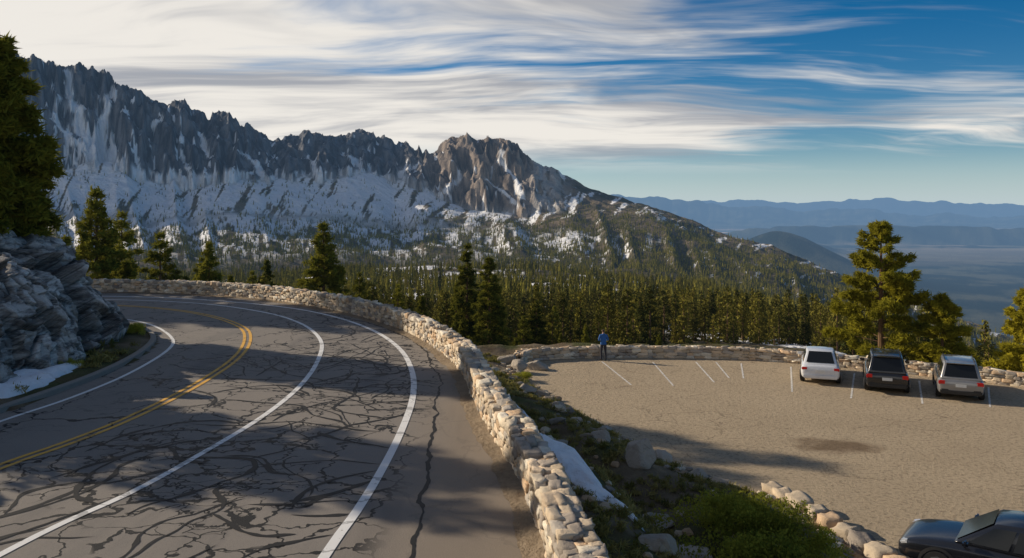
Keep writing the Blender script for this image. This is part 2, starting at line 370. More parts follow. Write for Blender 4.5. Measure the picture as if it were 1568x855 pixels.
def terr(b,Y):
    b=np.asarray(b,float)+0*Y; D=np.interp(b,Db,Dv); X=b/1000*Y
    rocky=1-ss(b,5,85)
    S=np.interp(b,Sb,Se)
    warpb=(fbm(b/9,0*b,3,15)-.5)*12
    sp=ss(rid((b+warpb)/25,0*b+.3,11),.15,.9)*8+ss(rid((b+warpb)/11,0*b+.7,12),.2,.85)*6+fbm(b/3.5,0*b+.1,3,13)*3.5-9
    S=S+rocky*sp*(.7+.6*vn(b/40,0*b,17))+(1-rocky)*(fbm(b/12,0*b,3,14)-.5)*2.5
    F=np.interp(b,Fb,Fe); G=np.interp(b,Gb,Ge); Mm=np.interp(b,Mb,Me); R=np.interp(b,Rb,Re)
    q=Y/D
    cm=ss(q,.82,.90)*rocky
    wob=(fbm(b/18,q*22,3,16)-.5)*18
    shear=(q-.95)*D*.04+wob
    r1=rid((b+shear)/46,q*5+.2,1); r2=rid((b-shear*.6)/19,q*12,2); r3=rid((b+shear*.7)/7.5,q*34,3); r4=fbm(b/3,q*150,4,4)
    rib=(.042*(r1-.55)+.030*(r2-.55)+.018*(r3-.5)+.014*(r4-.5))
    qq=q+rib*cm
    t=np.clip((qq-.90)/.10,0,1)
    tstep=t+.035*np.sin(t*19+b*.11)*(1-t)*t*4
    ecl=F+(S-F)*(np.clip(tstep,0,1)**.9)
    e=np.where(q<.42,lerp(R,R-26,ss(q,.3,.42)),0)
    e=np.where((q>=.42)&(q<.55),lerp(R-26,Mm,ss(q,.40,.56)),e)
    e=np.where((q>=.55)&(q<.75),lerp(Mm,G,(q-.55)/.2),e)
    e=np.where((q>=.75),lerp(G,F,np.clip((q-.75)/.15,0,1)),e)
    e=np.where(qq>.90,ecl,e)
    Y3=.3*D; zn1=-9.-5*ss(b,350,600); zn2=-13-9*ss(b,350,650)
    e60=(zn1-EYE)/60*1000; e100=(zn2-EYE)/100*1000
    l=np.log(Y); 
    en=np.where(Y<100,lerp(e60,e100,np.clip((l-math.log(60))/(math.log(100)-math.log(60)),0,1)),
        lerp(e100,R,np.clip((l-math.log(100))/(np.log(Y3)-math.log(100)),0,1)))
    e=np.where(q<.3,en,e)
    z=EYE+e/1000*np.minimum(Y,D*1.03)
    A=np.clip(Y*.007,0,16)*ss(Y,55,160)
    z=z+(fbm(X/170,Y/170,4,41)-.5)*2*A*(1-.5*ss(q,.9,1))+(fbm(X/38,Y/38,3,42)-.5)*A*.7
    z=z+(rid((b+(q-.7)*60)/26,q*3,45)-.5)*22*ss(q,.5,.65)*(1-ss(q,.88,.97))
    z=z+cm*t*(fbm(X/22,z/30,4,43)-.5)*30*(1-ss(t,.85,1))
    zb=z-np.clip((qq-1)*D,0,None)*.55
    z=np.where(qq>1,zb,z)
    zp=-800+(fbm(X/1500,Y/1700,5,51)-.5)*300*np.exp(-Y/13000)*(.4+.6*rid(X/1300,Y/2600,57))
    zp=zp+ss(fbm(X/4200+3,Y/2400,5,58),.54,.80)*420*ss(Y,12000,17000)*(1-ss(Y,24000,30000))
    hx=(X-.325*9000)/720; hy=(Y-9000)/1300
    zp=zp+545*np.exp(-(np.sqrt(hx*hx+hy*hy+.05))**1.5*1.0)*1.12
    cA=np.interp(b,[-1300,0,117,173,213,261,333,437,493,627,1300],[12,16,18,14,10,5,0,-2,-5,-11,-14])+(fbm(b/22,0*b,4,61)-.5)*9
    cB=np.interp(b,[-1300,100,213,293,333,397,453,509,573,627,1300],[14,14,10,11,7,9,13,10,8,5,8])+(fbm(b/16,0*b+5,4,62)-.5)*6
    zA=-800+(cA/1000*38000+804)*np.exp(-(np.abs(Y-38000)/3600)**1.4)*lerp(1,.75+.5*fbm(b/12,Y/2500,4,63),ss(np.abs(Y-38000),200,3000))
    zB=-800+(cB/1000*58000+804)*np.exp(-(np.abs(Y-58000)/4500)**1.4)
    zp=np.maximum(np.maximum(zp,zA),zB)
    z=np.where(qq>1,np.maximum(z,zp),z)
    nearm=Y<110
    if nearm.any():
        zz=H_near(X[nearm],Y[nearm])[0]
        w=ss(Y[nearm],62,108); z[nearm]=lerp(zz,z[nearm],w)-.12*(Y[nearm]<61)
    return dict(z=z,X=X,q=q,qq=qq,t=t,rocky=rocky,r1=r1,r2=r2,r3=r3,D=D,rib=rib)
bb=np.r_[np.arange(-1300,-680,12),np.arange(-680,680,1.55),np.arange(680,1301,12)]
rowsY=[]
Dc=np.interp(bb,Db,Dv)
for k in np.linspace(0,1,140,endpoint=False): rowsY.append(58*(.3*Dc/58)**k)
for k in np.linspace(.3,.84,140,endpoint=False): rowsY.append(k*Dc)
for k in np.linspace(.84,1.035,220,endpoint=False): rowsY.append(k*Dc)
for k in np.linspace(0,1,190): rowsY.append(1.035*Dc*(66000/(1.035*Dc))**k)
YG=np.stack(rowsY,0); BG=np.repeat(bb[None],len(rowsY),0)
T=terr(BG,YG)
b_=BG; q_=T['q']; t_=T['t']; X_=T['X']; Y_=YG; Z_=T['z']
def colmix(C,c,f): return lerp(C,np.array(c),f[...,None])
nz=fbm(X_/60,Y_/60,5,71); nz2=fbm(X_/14,Y_/14,3,72); nzs=fbm((b_-q_*230)/7,q_*12+b_/90,5,73,.6)
C=np.zeros(Z_.shape+(3,))+np.array([.13,.105,.065])
C=colmix(C,(.050,.055,.026),ss(nz2,.45,.6)*.75)
C=colmix(C,(.22,.17,.115),ss(q_,.66,.85)*ss(nz,.38,.6)*.8)
rockm=ss(T['qq'],.885,.905)*T['rocky']
rk=fbm(b_/5,q_*120,4,74)
RC=lerp(np.array([.070,.072,.082]),np.array([.20,.20,.21]),ss(rk,.3,.7)[...,None])
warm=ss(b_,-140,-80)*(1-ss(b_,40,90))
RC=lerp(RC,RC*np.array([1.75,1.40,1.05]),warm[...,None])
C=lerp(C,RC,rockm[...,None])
ap=ss(q_,.72,.80)*(1-rockm)
leftw=1-ss(b_,-190,-60)
s1=ap*ss(nzs+.13*leftw-.20*ss(b_,-20,90)+.10*ss(q_,.78,.88),.535,.585)
mid=ss(q_,.50,.62)*(1-ap)*(1-rockm)*ss(fbm(b_/7,q_*34,5,75)+.06*leftw+.12*ss(q_,.6,.75)-.16*ss(b_,60,160),.54,.60)
nzc=fbm(b_/5,q_*70,4,76)
s2=rockm*ss((1-T['r1'])*.8+(1-T['r2'])*.3+(nzc-.5)*1.1+.25*(1-t_)**2-.1*ss(b_,-80,0),.92,.98)*(1-ss(t_,.4,.7))
s2=np.maximum(s2,rockm*(1-ss(t_,.02,.09))*leftw*ss(nzc,.44,.52))
s2=np.maximum(s2,rockm*ss(nzc-.12*t_,.67,.70))
def coul(b0,t0,b1,t1,w):
    tt=np.clip((t_-t1)/(t0-t1),0,1); c=lerp(b1,b0,tt)+(fbm(t_*9,0*t_,3,int(abs(b0)))-.5)*14
    ww=w*(.7+.7*fbm(t_*14,b_*.02,3,int(abs(b1))+3))
    return rockm*(1-ss(np.abs(b_-c)+(nzc-.5)*4,ww*.55*(1.15-.6*tt),ww*(1.2-.6*tt)))*(t_<=t0)*(t_>=t1-.03)
for a in [(-549,.96,-513,0,7.5),(-488,.88,-506,.1,6),(-560,.8,-556,.4,3),(-565,.5,-520,.05,4.5),(-432,.85,-436,.6,3),(-384,.62,-372,.35,5),(-402,.35,-392,0,4),(-335,.45,-300,0,5),(-205,.5,-190,.1,3.5),(-250,.4,-240,0,4),(-112,.5,-138,0,4.5),(-18,.78,8,.25,6),(-62,.45,-80,.1,4),(-30,.4,0,.1,5),(50,.75,78,.2,5)]:
    s2=np.maximum(s2,coul(*a))
s3=(q_<.42)*ss(fbm(X_/26,Y_/26,4,78)+.05*(b_<0)-.16*ss(b_,200,400),.53,.58)*ss(Y_,80,130)
sn=np.clip(np.maximum.reduce([s1,mid,s2,s3]),0,1)*(T['qq']<1.01)
C=colmix(C,(.98,.97,.96),sn)
val=(T['qq']>1.01)
vf=fbm(X_/700,Y_/700,6,81,.6); vt=fbm(X_/6000,Y_/1300,5,82)
VC=lerp(np.array([.010,.020,.018]),np.array([.095,.095,.062]),ss(vf,.44,.66)[...,None])
VC=lerp(VC,np.array([.30,.24,.17]),(ss(vt,.46,.6)*ss(Y_,9500,14000)*(1-ss(Z_,-775,-700))*.5)[...,None])
VC=lerp(VC,np.array([.78,.56,.38]),(ss(vt,.42,.56)*ss(Y_,14500,21000)*(1-ss(Z_,-790,-740)))[...,None])
C=np.where(val[...,None],VC,C)
mk('mountain_terrain',np.stack([X_,Y_,Z_],-1).reshape(-1,3),gridF(*Z_.shape),[TERR],True,C.reshape(-1,3))

# ================================================================ ROAD
def resample(P,n):
    L=np.r_[0,np.cumsum(np.linalg.norm(np.diff(P,axis=0),axis=1))]; s=np.linspace(0,L[-1],n)
    return np.stack([np.interp(s,L,P[:,k]) for k in range(2)],1)
A_=resample(WALL,200); B_=resample(CURB,200)
tt=np.linspace(0,1,12)[None,:,None]; G_=A_[:,None]*(1-tt)+B_[:,None]*tt
V=np.concatenate([G_,np.zeros(G_.shape[:2]+(1,))],-1).reshape(-1,3)
mk('road',V,gridF(200,12),[ASPH])
def ribbon(name,P,w,z,mat,off=0,parent=None):
    V,F=sweep(P,[(off-w/2,0),(off+w/2,0)],z); return mk(name,V,F,[mat],parent=parent)
mk_root=link(bpy.data.objects.new('road_markings',None))
ribbon('edge_line',EDGE,.15,.009,WHITE,parent=mk_root); ribbon('lane_line',LANE,.13,.009,WHITE,parent=mk_root)
ribbon('inner_edge_line',INNR,.11,.009,WHITE,parent=mk_root)
ribbon('centre_line_a',YELW,.10,.009,YEL,-.10,parent=mk_root); ribbon('centre_line_b',YELW,.10,.009,YEL,.10,parent=mk_root)
SEAL,nt,o=newmat('crack_sealant'); p=pos(nt); b=bsdf(nt,mixc(nt,noise(nt,p,9,4,.7).outputs[0],(.008,.008,.008),(.026,.024,.022)),.65,spec=.2); nt.links.new(b.outputs[0],o.inputs[0])
def sealline(P,amp,w0,w1,seed,z=.004,taper=False):
    T0,N0=normals2(P); s=np.arange(len(P))*.08
    P2=P+N0*((fbm(s/1.2,0*s,5,seed,.6)-.5)*amp)[:,None]; wv=w0+w1*fbm(s/.35,0*s,4,seed+1)**1.5
    if taper: u=np.linspace(0,1,len(P)); wv=wv*np.minimum(1,np.minimum(u,1-u)*8+.1)
    V=np.concatenate([np.c_[P2-N0*wv[:,None],np.full(len(P),z)][:,None],np.c_[P2+N0*wv[:,None],np.full(len(P),z)][:,None]],1).reshape(-1,3)
    return V,gridF(len(P),2)
V,F=sealline(spline([(-1.9,-4),(-1.65,3),(-1.35,8),(-1.3,10.5),(-1.45,13),(-1.6,16),(-1.75,19),(-2.05,22),(-2.7,25.5),(-4.0,29.2),(-6.2,32.9),(-9,36.2)],.08),.4,.008,.055,9)
mk('road_joint_crack',V,F,[SEAL])
# hand-poured tar seals wandering over the outer lanes
r=np.random.default_rng(77); Vs=[];Fs=[];n0=0
for i in range(120):
    y0=r.uniform(8.5,34)*(.75 if r.random()<.3 else 1); u=r.uniform(.02,1.) if r.random()<.7 else r.uniform(-.7,.1)
    ex=np.interp(y0,EDGE[:,1],EDGE[:,0]) if y0<36 else -9; lx=np.interp(y0,LANE[:,1],LANE[:,0])
    x0=lerp(lx,ex,u); ln=r.uniform(1.,5.5); trans=r.random()<.38
    a=(math.pi/2 if not trans else 0)+r.normal(0,.45); pts=[(x0,y0)]
    for k in range(max(4,int(ln/.45))):
        a+=r.normal(0,.38); x,y=pts[-1]; pts.append((x+math.cos(a)*.45,y+math.sin(a)*.45))
    P=np.array(pts); L=np.r_[0,np.cumsum(np.linalg.norm(np.diff(P,axis=0),axis=1))]; s=np.arange(0,L[-1],.08)
    P=np.stack([np.interp(s,L,P[:,k]) for k in range(2)],1)
    for _ in range(3): P[1:-1]=.25*P[:-2]+.5*P[1:-1]+.25*P[2:]
    rd=sdist(P[:,0],P[:,1],EDGE)[1]; 
    if (rd>0).any(): P=P[rd<0]
    if len(P)<8 or np.abs(np.diff(P,axis=0)).max()>.3: continue
    V,F=sealline(P,.15,.010,r.uniform(.02,.075)*(1.3 if y0<17 else .9),int(200+i),.0035+.00003*i,True)
    Vs.append(V);Fs.append(F+n0);n0+=len(V)
mk('tar_crack_seals',np.vstack(Vs),np.vstack(Fs),[SEAL])
KERB=simple('kerb_concrete',(.24,.215,.18),.9)
V,F=sweep(CURB,[(.02,-.06),(.0,.11),(-.03,.13),(-.17,.13),(-.2,.0)],0); mk('kerb',V,F,[KERB])
Wf=resample(WALL,1200); V,F=sweep(Wf,[(-.16,.004),(-.07,.03),(.05,.06)],0)
T0,N0=normals2(Wf); s=np.arange(len(Wf))*.09
V=V.reshape(len(Wf),3,3); V[:,0,:2]-=N0*(fbm(s/.7,0*s,5,91,.6)*.22)[:,None]
mk('verge_grit',V.reshape(-1,3),F,[GROUND],True,np.tile([.27,.21,.145],(len(V.reshape(-1,3)),1)))

# ================================================================ STONE WALLS
def stone_template(n=3):
    me=bmesh.new(); bmesh.ops.create_cube(me,size=2); bmesh.ops.subdivide_edges(me,edges=me.edges[:],cuts=n-1,use_grid_fill=True)
    me.verts.ensure_lookup_table(); V=np.array([v.co[:] for v in me.verts]); F=np.array([[v.index for v in f.verts] for f in me.faces]); me.free()
    L=np.linalg.norm(V,axis=1)[:,None]; S=V/L*1.22
    return V*.80+S*.20,F
TV,TF=stone_template(4)
PAL=np.array([(.64,.51,.36),(.54,.44,.32),(.70,.59,.44),(.42,.37,.31),(.62,.44,.28),(.74,.66,.53),(.34,.29,.24),(.66,.52,.37)])
class Stones:
    def __init__(s): s.V=[];s.F=[];s.C=[];s.n=0
    def add(s,c,size,yaw,tilt=.05,col=None):
        J=(fbm(TV[:,0]*1.1+rng.uniform(0,99),TV[:,1]*1.1+TV[:,2]*1.7+rng.uniform(0,99),2,5)-.5)[:,None]*.55
        v=TV*(1+J)
        sk=rng.uniform(-.22,.22,3); v=v+np.c_[v[:,1]*sk[0],v[:,2]*sk[1],v[:,0]*sk[2]]
        v=v*np.array(size)/2
        R=np.array(Matrix.Rotation(yaw,3,'Z')@Matrix.Rotation(rng.normal(0,tilt),3,'X')@Matrix.Rotation(rng.normal(0,tilt),3,'Y'))
        v=v@R.T+np.array(c); s.V.append(v); s.F.append(TF+s.n); s.n+=len(v)
        cc=(PAL[rng.integers(len(PAL))] if col is None else np.array(col))*rng.uniform(.75,1.12)
        s.C.append(np.tile(cc,(len(v),1)))
    def make(s,name,parent=None):
        return mk(name,np.vstack(s.V),np.vstack(s.F),[STONE],True,np.vstack(s.C),parent=parent)
def wall(name,P,thick,height,zf,courses=3,ln=(.26,.6),start=None):
    L=np.r_[0,np.cumsum(np.linalg.norm(np.diff(P,axis=0),axis=1))]; T0,N0=normals2(P)
    at=lambda s:(np.interp(s,L,P[:,0]),np.interp(s,L,P[:,1]),np.interp(s,L,T0[:,0]),np.interp(s,L,T0[:,1]))
    root=link(bpy.data.objects.new(name,None)); S=Stones()
    hb=height*.80/courses
    for k in range(courses):
        for side in(-1,1):
            s=rng.uniform(0,.3)
            while s<L[-1]:
                l=rng.uniform(*ln); x,y,tx,ty=at(s+l/2); z0=zf(x,y)
                dd=rng.uniform(.15,.2); o=side*(thick/2-dd/2+rng.uniform(-.02,.025)); hh=hb*rng.uniform(.85,1.25)
                S.add((x+ty*o,y-tx*o,z0+hb*(k+.5)+rng.normal(0,.012)),(l*1.0,dd,hh),math.atan2(ty,tx),.09); s+=l*.96
    for row,(o0,wf) in enumerate([(-.34,.36),(0,.34),(.34,.36)]):
        s=rng.uniform(0,.3)
        while s<L[-1]:
            l=rng.uniform(ln[0]*.9,ln[1]*1.05); x,y,tx,ty=at(s+l/2); z0=zf(x,y)
            big=(rng.random()<.25) and row<2
            w=thick*wf*(1.7 if big else 1.08); o=thick*(o0+(.15 if big else 0)); hc=height*.2*rng.uniform(.8,1.5)
            S.add((x+ty*o,y-tx*o,z0+height*.82+hc*.35+rng.normal(0,.01)),(l,w,hc),math.atan2(ty,tx)+rng.normal(0,.08),.08)
            s+=l*.97
    S.make('stones',root)
    T,N1=normals2(P); h=thick/2-.08; zz=np.array([zf(x,y) for x,y in P])
    V=np.stack([np.c_[P-N1*h,zz-.3],np.c_[P-N1*h,zz+height*.84],np.c_[P+N1*h,zz+height*.84],np.c_[P+N1*h,zz-1.4]],1)
    V=V.reshape(-1,3); mk('mortar_core',V,gridF(len(P),4),[STONE],False,np.tile([.20,.165,.125],(len(V),1)),parent=root)
    return root
T0,N0=normals2(WALL)
WC=(WALL+N0*.24); WC=WC[(WC[:,1]>3)|(WC[:,0]<-5)]
wall('stone_wall',WC[WC[:,0]>-36],.46,.66,lambda x,y:0.,4,(.16,.42))
LW=spline([(.3,44.2),(.8,45.6),(3,46.35),(5.7,46.75),(9,46.7),(12.6,46.3),(15.8,45.0),(20.4,42.2),(24.1,39.4),(28,36),(32,32.3),(36.5,26.5),(40,20)],.4)
wall('stone_wall',LW,.5,.68,lambda x,y:-4.05,3,(.3,.7))
S=Stones(); P=spline([(7.75,24.1),(8.35,21.8),(8.8,19.6),(9.2,16.5),(9.7,11)],.1); T0,_=normals2(P); i=0
while i<len(P)-6:
    l=rng.uniform(.45,.8); S.add((P[i][0],P[i][1],-3.86),(l,.48,rng.uniform(.4,.55)),math.atan2(T0[i][1],T0[i][0])+rng.normal(0,.15),.1); i+=int(l*10)+1
S.make('low_stone_wall')

# ================================================================ PARKING
bm=bmesh.new(); vs=[bm.verts.new((x,y,-4.0)) for x,y in resample(np.vstack([LOTP,LOTP[:1]]),160)[:-1]]
f=bm.faces.new(vs); bm.normal_update()
if f.normal.z<0: f.normal_flip()
me=bpy.data.meshes.new('parking_lot'); bm.to_mesh(me); bm.free(); me.materials.append(LOT); link(bpy.data.objects.new('parking_lot',me))
pm=link(bpy.data.objects.new('parking_bay_markings',None))
for a,c in [((5.0,45.4),(5.75,39.4)),((7.8,45.2),(7.75,39.2)),((10.2,45.3),(9.9,40)),((11.3,45.2),(10.9,41)),((12.6,44.9),(11.6,40.9)),((15.0,43.9),(13.0,37.9)),((17.7,42.2),(15.2,36.6)),((20.1,40.3),(17.9,35.6)),((22.7,38.9),(20.5,35.0)),((25.6,36.6),(22.6,32))]:
    P=np.array([a,((a[0]+c[0])/2,(a[1]+c[1])/2),c]); ribbon('bay_line',P,.08,-3.994,WHITE_F,parent=pm)

# ================================================================ ROCK OUTCROP
def voro(P,sc,seed):
    Q=P*sc; base=np.floor(Q).astype(np.int64); best=np.full(len(Q),1e9); sec=np.full(len(Q),1e9); bc=np.zeros_like(Q); bh=np.zeros((len(Q),3))
    for dx in(-1,0,1):
        for dy in(-1,0,1):
            for dz in(-1,0,1):
                c=base+np.array([dx,dy,dz]); k=c[:,1]+c[:,2]*157
                h=np.stack([_h(c[:,0],k,seed+j) for j in range(3)],1); pt=c+h; d=((Q-pt)**2).sum(1); m=d<best
                sec=np.where(m,best,np.minimum(sec,d)); best=np.where(m,d,best); bc[m]=pt[m]; bh[m]=h[m]
    return bc/np.array(sc),bh,np.sqrt(sec)-np.sqrt(best)
Pc=CURB[(CURB[:,1]>2)]; Pc=Pc[Pc[:,0]>-32]; Pc=resample(Pc,760); T0,N0=normals2(Pc)
s=np.arange(len(Pc))*.07
base_off=.85+.7*fbm(s/3.,0*s,3,5)
NT=230; tv=np.linspace(0,1,NT); V=[]
for i,t in enumerate(tv):
    off=base_off+ (np.interp(t,[0,.1,.4,.6,.8,1],[-.1,.05,1.0,1.9,3.6,7.5]))
    hz=np.interp(t,[0,.1,.4,.6,.8,1],[-.3,.35,1.8,2.6,3.3,3.4])*(.8+.4*fbm(s/4.,0*s,3,6))
    V.append(np.c_[Pc-N0*off[:,None],hz])
V=np.stack(V,1); sh=V.shape; V=V.reshape(-1,3)
R=np.array(Matrix.Rotation(.55,3,'X')@Matrix.Rotation(-1.05,3,'Y'))
Vr=V@R.T
nrm=np.repeat((N0*1.0)[:,None],NT,1).reshape(-1,2); nrm=np.c_[nrm,np.full(len(V),.6)]; nrm/=np.linalg.norm(nrm,axis=1)[:,None]
tot=0; rock_tone=np.ones(len(V))
for sc,amp,sd,gr,cw in [((.28,.36,.75),1.15,3,.26,.05),((.75,.8,1.7),.42,9,.28,.06),((1.9,2.1,4.2),.12,19,.25,.08)]:
    cc,hh,ed=voro(Vr+(fbm(V[:,0]*.5,V[:,2]*.5+V[:,1]*.4,2,7)[:,None]-.5)*.4,sc,sd); tot=tot+amp*(hh[:,0]-.45)+((Vr-cc)*(hh-.5)*2*gr*np.array([.6,.6,1.])).sum(1)
    crk=1-ss(ed,0,cw); tot=tot-crk*amp*.2; rock_tone*=(1-.6*crk)*(.84+.32*hh[:,1])  # darker along cracks, with a random tone per block
tot+= (fbm(V[:,0]*3+V[:,2]*3,V[:,1]*3-V[:,2]*4,5,5)-.5)*.10
V=V+nrm*(tot*ss(V[:,2],-.3,.5))[:,None]
mk('rock_outcrop',V,gridF(sh[0],sh[1]),[GRAN],False,np.repeat(rock_tone[:,None],3,1))

# ================================================================ CONIFERS
def conifer(name,seed,H,R,nb,dens,size,m=5,droop=.3,lift=.18,base=.08,power=.75,need=None,wood=True,outer=.2,spread=.16,nar=.22,rag=.4,tr=.018):
    r=np.random.default_rng(seed)
    hb=base*H; u=np.sort(r.random(nb))**.9; h=hb+(H*.985-hb)*u; t=(h-hb)/(H-hb)
    L=(R*(1-t)**power*(1-rag+2*rag*r.random(nb))*np.minimum(1,.6+t*5))+.12*R*.5
    az=np.cumsum(np.full(nb,2.4))+r.normal(0,.5,nb)
    cnt=np.maximum(3,(dens*L/R).astype(int)); ib=np.repeat(np.arange(nb),cnt); n=len(ib)
    s=outer+(1-outer)*r.random(n)**.75; Lb=L[ib]; ca=np.cos(az[ib]); sa=np.sin(az[ib])
    lat=r.normal(0,1,n)*spread*Lb*(1.15-s*.75); ver=r.normal(0,1,n)*spread*.32*Lb
    hh=h[ib]; dr_=droop*(1-.8*t[ib])
    P=np.c_[ca*Lb*s-sa*lat,sa*Lb*s+ca*lat,hh+Lb*(lift*s*(1+t[ib]*2)-dr_*s*s)+ver]
    P=np.repeat(P,m,0); k=len(P); ca2=np.repeat(ca,m); sa2=np.repeat(sa,m)
    d=r.normal(0,1,(k,3))*.75+np.c_[ca2,sa2,np.full(k,.25)]*.8; d/=np.linalg.norm(d,axis=1)[:,None]
    w=np.cross(d,r.normal(0,1,(k,3))); w/=np.linalg.norm(w,axis=1)[:,None]+1e-9
    sz=size*r.uniform(.6,1.3,k)[:,None]; P=P+r.normal(0,1,(k,3))*size*.3
    A=P-w*sz*nar-d*sz*.3;B=P+w*sz*nar-d*sz*.3;Cc=P+d*sz
    V=np.stack([A,B,Cc],1).reshape(-1,3); F=np.arange(len(V)).reshape(-1,3); mi=np.zeros(len(F),int)
    ns=8; zs=np.linspace(-.6,H*.98,10); rr=H*tr*(1-np.clip(zs/H,0,1))**.8+.01; a=np.arange(ns)/ns*2*math.pi
    TVv=np.array([[np.cos(x)*q,np.sin(x)*q,z] for z,q in zip(zs,rr) for x in a]); FF=[]
    for i in range(9):
        for j in range(ns):
            p0=i*ns+j;p1=i*ns+(j+1)%ns; FF+=[[p0,p1,p1+ns],[p0,p1+ns,p0+ns]]
    o=len(V); V=np.vstack([V,TVv]); F=np.vstack([F,np.array(FF)+o]); mi=np.r_[mi,np.ones(len(FF),int)]
    if wood:
        bv=[];bf=[];o=len(V)
        for i in range(nb):
            c,s_=math.cos(az[i]),math.sin(az[i]); rb=.012*H*(1-t[i])*.35+.006; pr=None
            for kx,sx in enumerate((0,.35,.7,.97)):
                p=np.array([c*L[i]*sx,s_*L[i]*sx,h[i]+L[i]*(lift*sx*(1+t[i]*2)-droop*(1-.8*t[i])*sx*sx)]); q=rb*(1-sx*.85)
                for e in((-s_,c,0),(s_*.5,-c*.5,.86),(s_*.5,-c*.5,-.86)): bv.append(p+np.array(e)*q)
            for kx in range(3):
                for j in range(3):
                    p0=i*12+kx*3+j;p1=i*12+kx*3+(j+1)%3; bf+=[[p0,p1,p1+3],[p0,p1+3,p0+3]]
        V=np.vstack([V,np.array(bv)]); F=np.vstack([F,np.array(bf)+o]); mi=np.r_[mi,np.ones(len(bf),int)]
    return mkmesh(name,V,F,[need or NEED_N,BARK],False,None,mi)
def place(name,me,x,y,z,s=1.,rot=None,sx=None):
    o=link(bpy.data.objects.new(name,me)); o.location=(x,y,z); q=sx or s; o.scale=(q,q,s); o.rotation_euler=(0,0,rot if rot is not None else random.uniform(0,6.28)); return o
MED=[conifer('pine_mesh_%d'%i,100+i,10,R,nb,34,.26,5,dr,.12,.05,.8,NEED_N) for i,(R,nb,dr) in enumerate([(2.2,120,.45),(1.7,130,.5),(2.6,110,.4),(1.5,110,.55)])]
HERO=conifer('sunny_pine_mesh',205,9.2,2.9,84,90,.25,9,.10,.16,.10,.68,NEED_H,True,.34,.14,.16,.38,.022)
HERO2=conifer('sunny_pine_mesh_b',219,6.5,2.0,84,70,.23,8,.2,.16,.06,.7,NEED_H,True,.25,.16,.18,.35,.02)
BIG=conifer('big_pine_mesh',301,8.2,2.1,170,70,.26,8,.45,.1,.03,.55,NEED_N,True,.15,.16,.18,.28,.02)
def gz(x,y):
    if y<61: return float(H_near(np.array([x]),np.array([y]))[0][0])
    return float(terr(np.array([x/y*1000.]),np.array([float(y)]))['z'][0])
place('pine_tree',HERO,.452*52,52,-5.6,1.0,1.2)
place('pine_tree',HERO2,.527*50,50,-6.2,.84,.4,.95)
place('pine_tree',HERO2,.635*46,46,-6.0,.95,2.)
place('pine_tree',BIG,-17.9,28.2,2.4,.98,.3)
for b,d,e,v,w in [(-509,78,24,0,1.),(-478,82,-5,2,.9),(-431,72,-30,2,1.),(-473,62,-62,1,1.),(-547,66,-34,0,.9),(-371,86,-40,1,1.),(-231,90,-18,0,1.1),(-318,92,-76,2,.8),(-345,78,-80,1,.8),(-187,84,-78,2,.8),(-55,90,-43,3,1.05),(-28,84,-58,1,1.15),(-68,96,-90,1,.9),(30,92,-112,2,.9),(52,96,-118,0,.9),(-110,88,-105,1,1.),(-400,70,-82,0,.8),(-455,64,-95,3,.9),(-285,80,-92,3,1.),(14,74,-130,2,.9),(90,82,-140,1,.8),(112,78,-150,2,.8),(180,80,-152,0,.8),(-140,96,-92,2,.8),(60,72,-150,1,.8),(-380,100,-60,2,1.),(-300,110,-62,1,1.),(560,66,-178,0,1.),(600,62,-184,2,1.),(640,70,-176,1,1.)]:
    x=b/1000*d; z0=gz(x,d); top=EYE+e/1000*d; h=max(top-z0,3.)/10.
    place('pine_tree',MED[v],x,d,z0-.2,h*1.02,None,h*w*(1. if h>.7 else 1.1))
for x,y,s in [(-32.5,46.0,1.75),(-38,46.6,1.85),(-43.5,47.2,2.0),(-36.5,45.1,1.8),(-47.5,49.2,2.25),(-22.5,23.5,.95),(-21.5,13.0,1.05),(-27,16,1.2),(-20.5,7.5,1.1),(-26,9.5,1.25),(-19.3,20.3,.72)]:
    place('pine_tree',MED[random.randrange(3)],x,y,gz(x,y)-.2,s,None,s*1.15)

def star_tree(name,seed,layers,pts,H=10,R=2.,k=.75):
    r=np.random.default_rng(seed); V=[];F=[];mi=[]
    for i in range(layers):
        t=i/layers; zt=H*(.10+.9*(t+1.35/layers)); zb=H*(.06+.9*t); zt=min(zt,H)
        rr=R*(1-t)**.85; c=len(V); V.append((r.normal(0,.05),r.normal(0,.05),zt)); n=pts*2
        a0=r.uniform(0,6)
        for j in range(n):
            q=rr*(1. if j%2==0 else .5)*r.uniform(.65,1.2); a=a0+j/n*6.283
            V.append((math.cos(a)*q,math.sin(a)*q,zb+(0 if j%2==0 else .06*H)+r.normal(0,.02*H)))
        for j in range(n): F.append((c,c+1+j,c+1+(j+1)%n)); mi.append(0)
    c=len(V)
    for j in range(3): V.append((math.cos(j*2.1)*.16,math.sin(j*2.1)*.16,-.8))
    V.append((0,0,H*.5)); F+=[(c,c+1,c+3),(c+1,c+2,c+3),(c+2,c,c+3)]; mi+=[1]*3
    me=mkmesh(name,np.array(V),np.array(F),[NEED_F,BARK],False,None,mi); return bpy.data.objects.new(name,me)
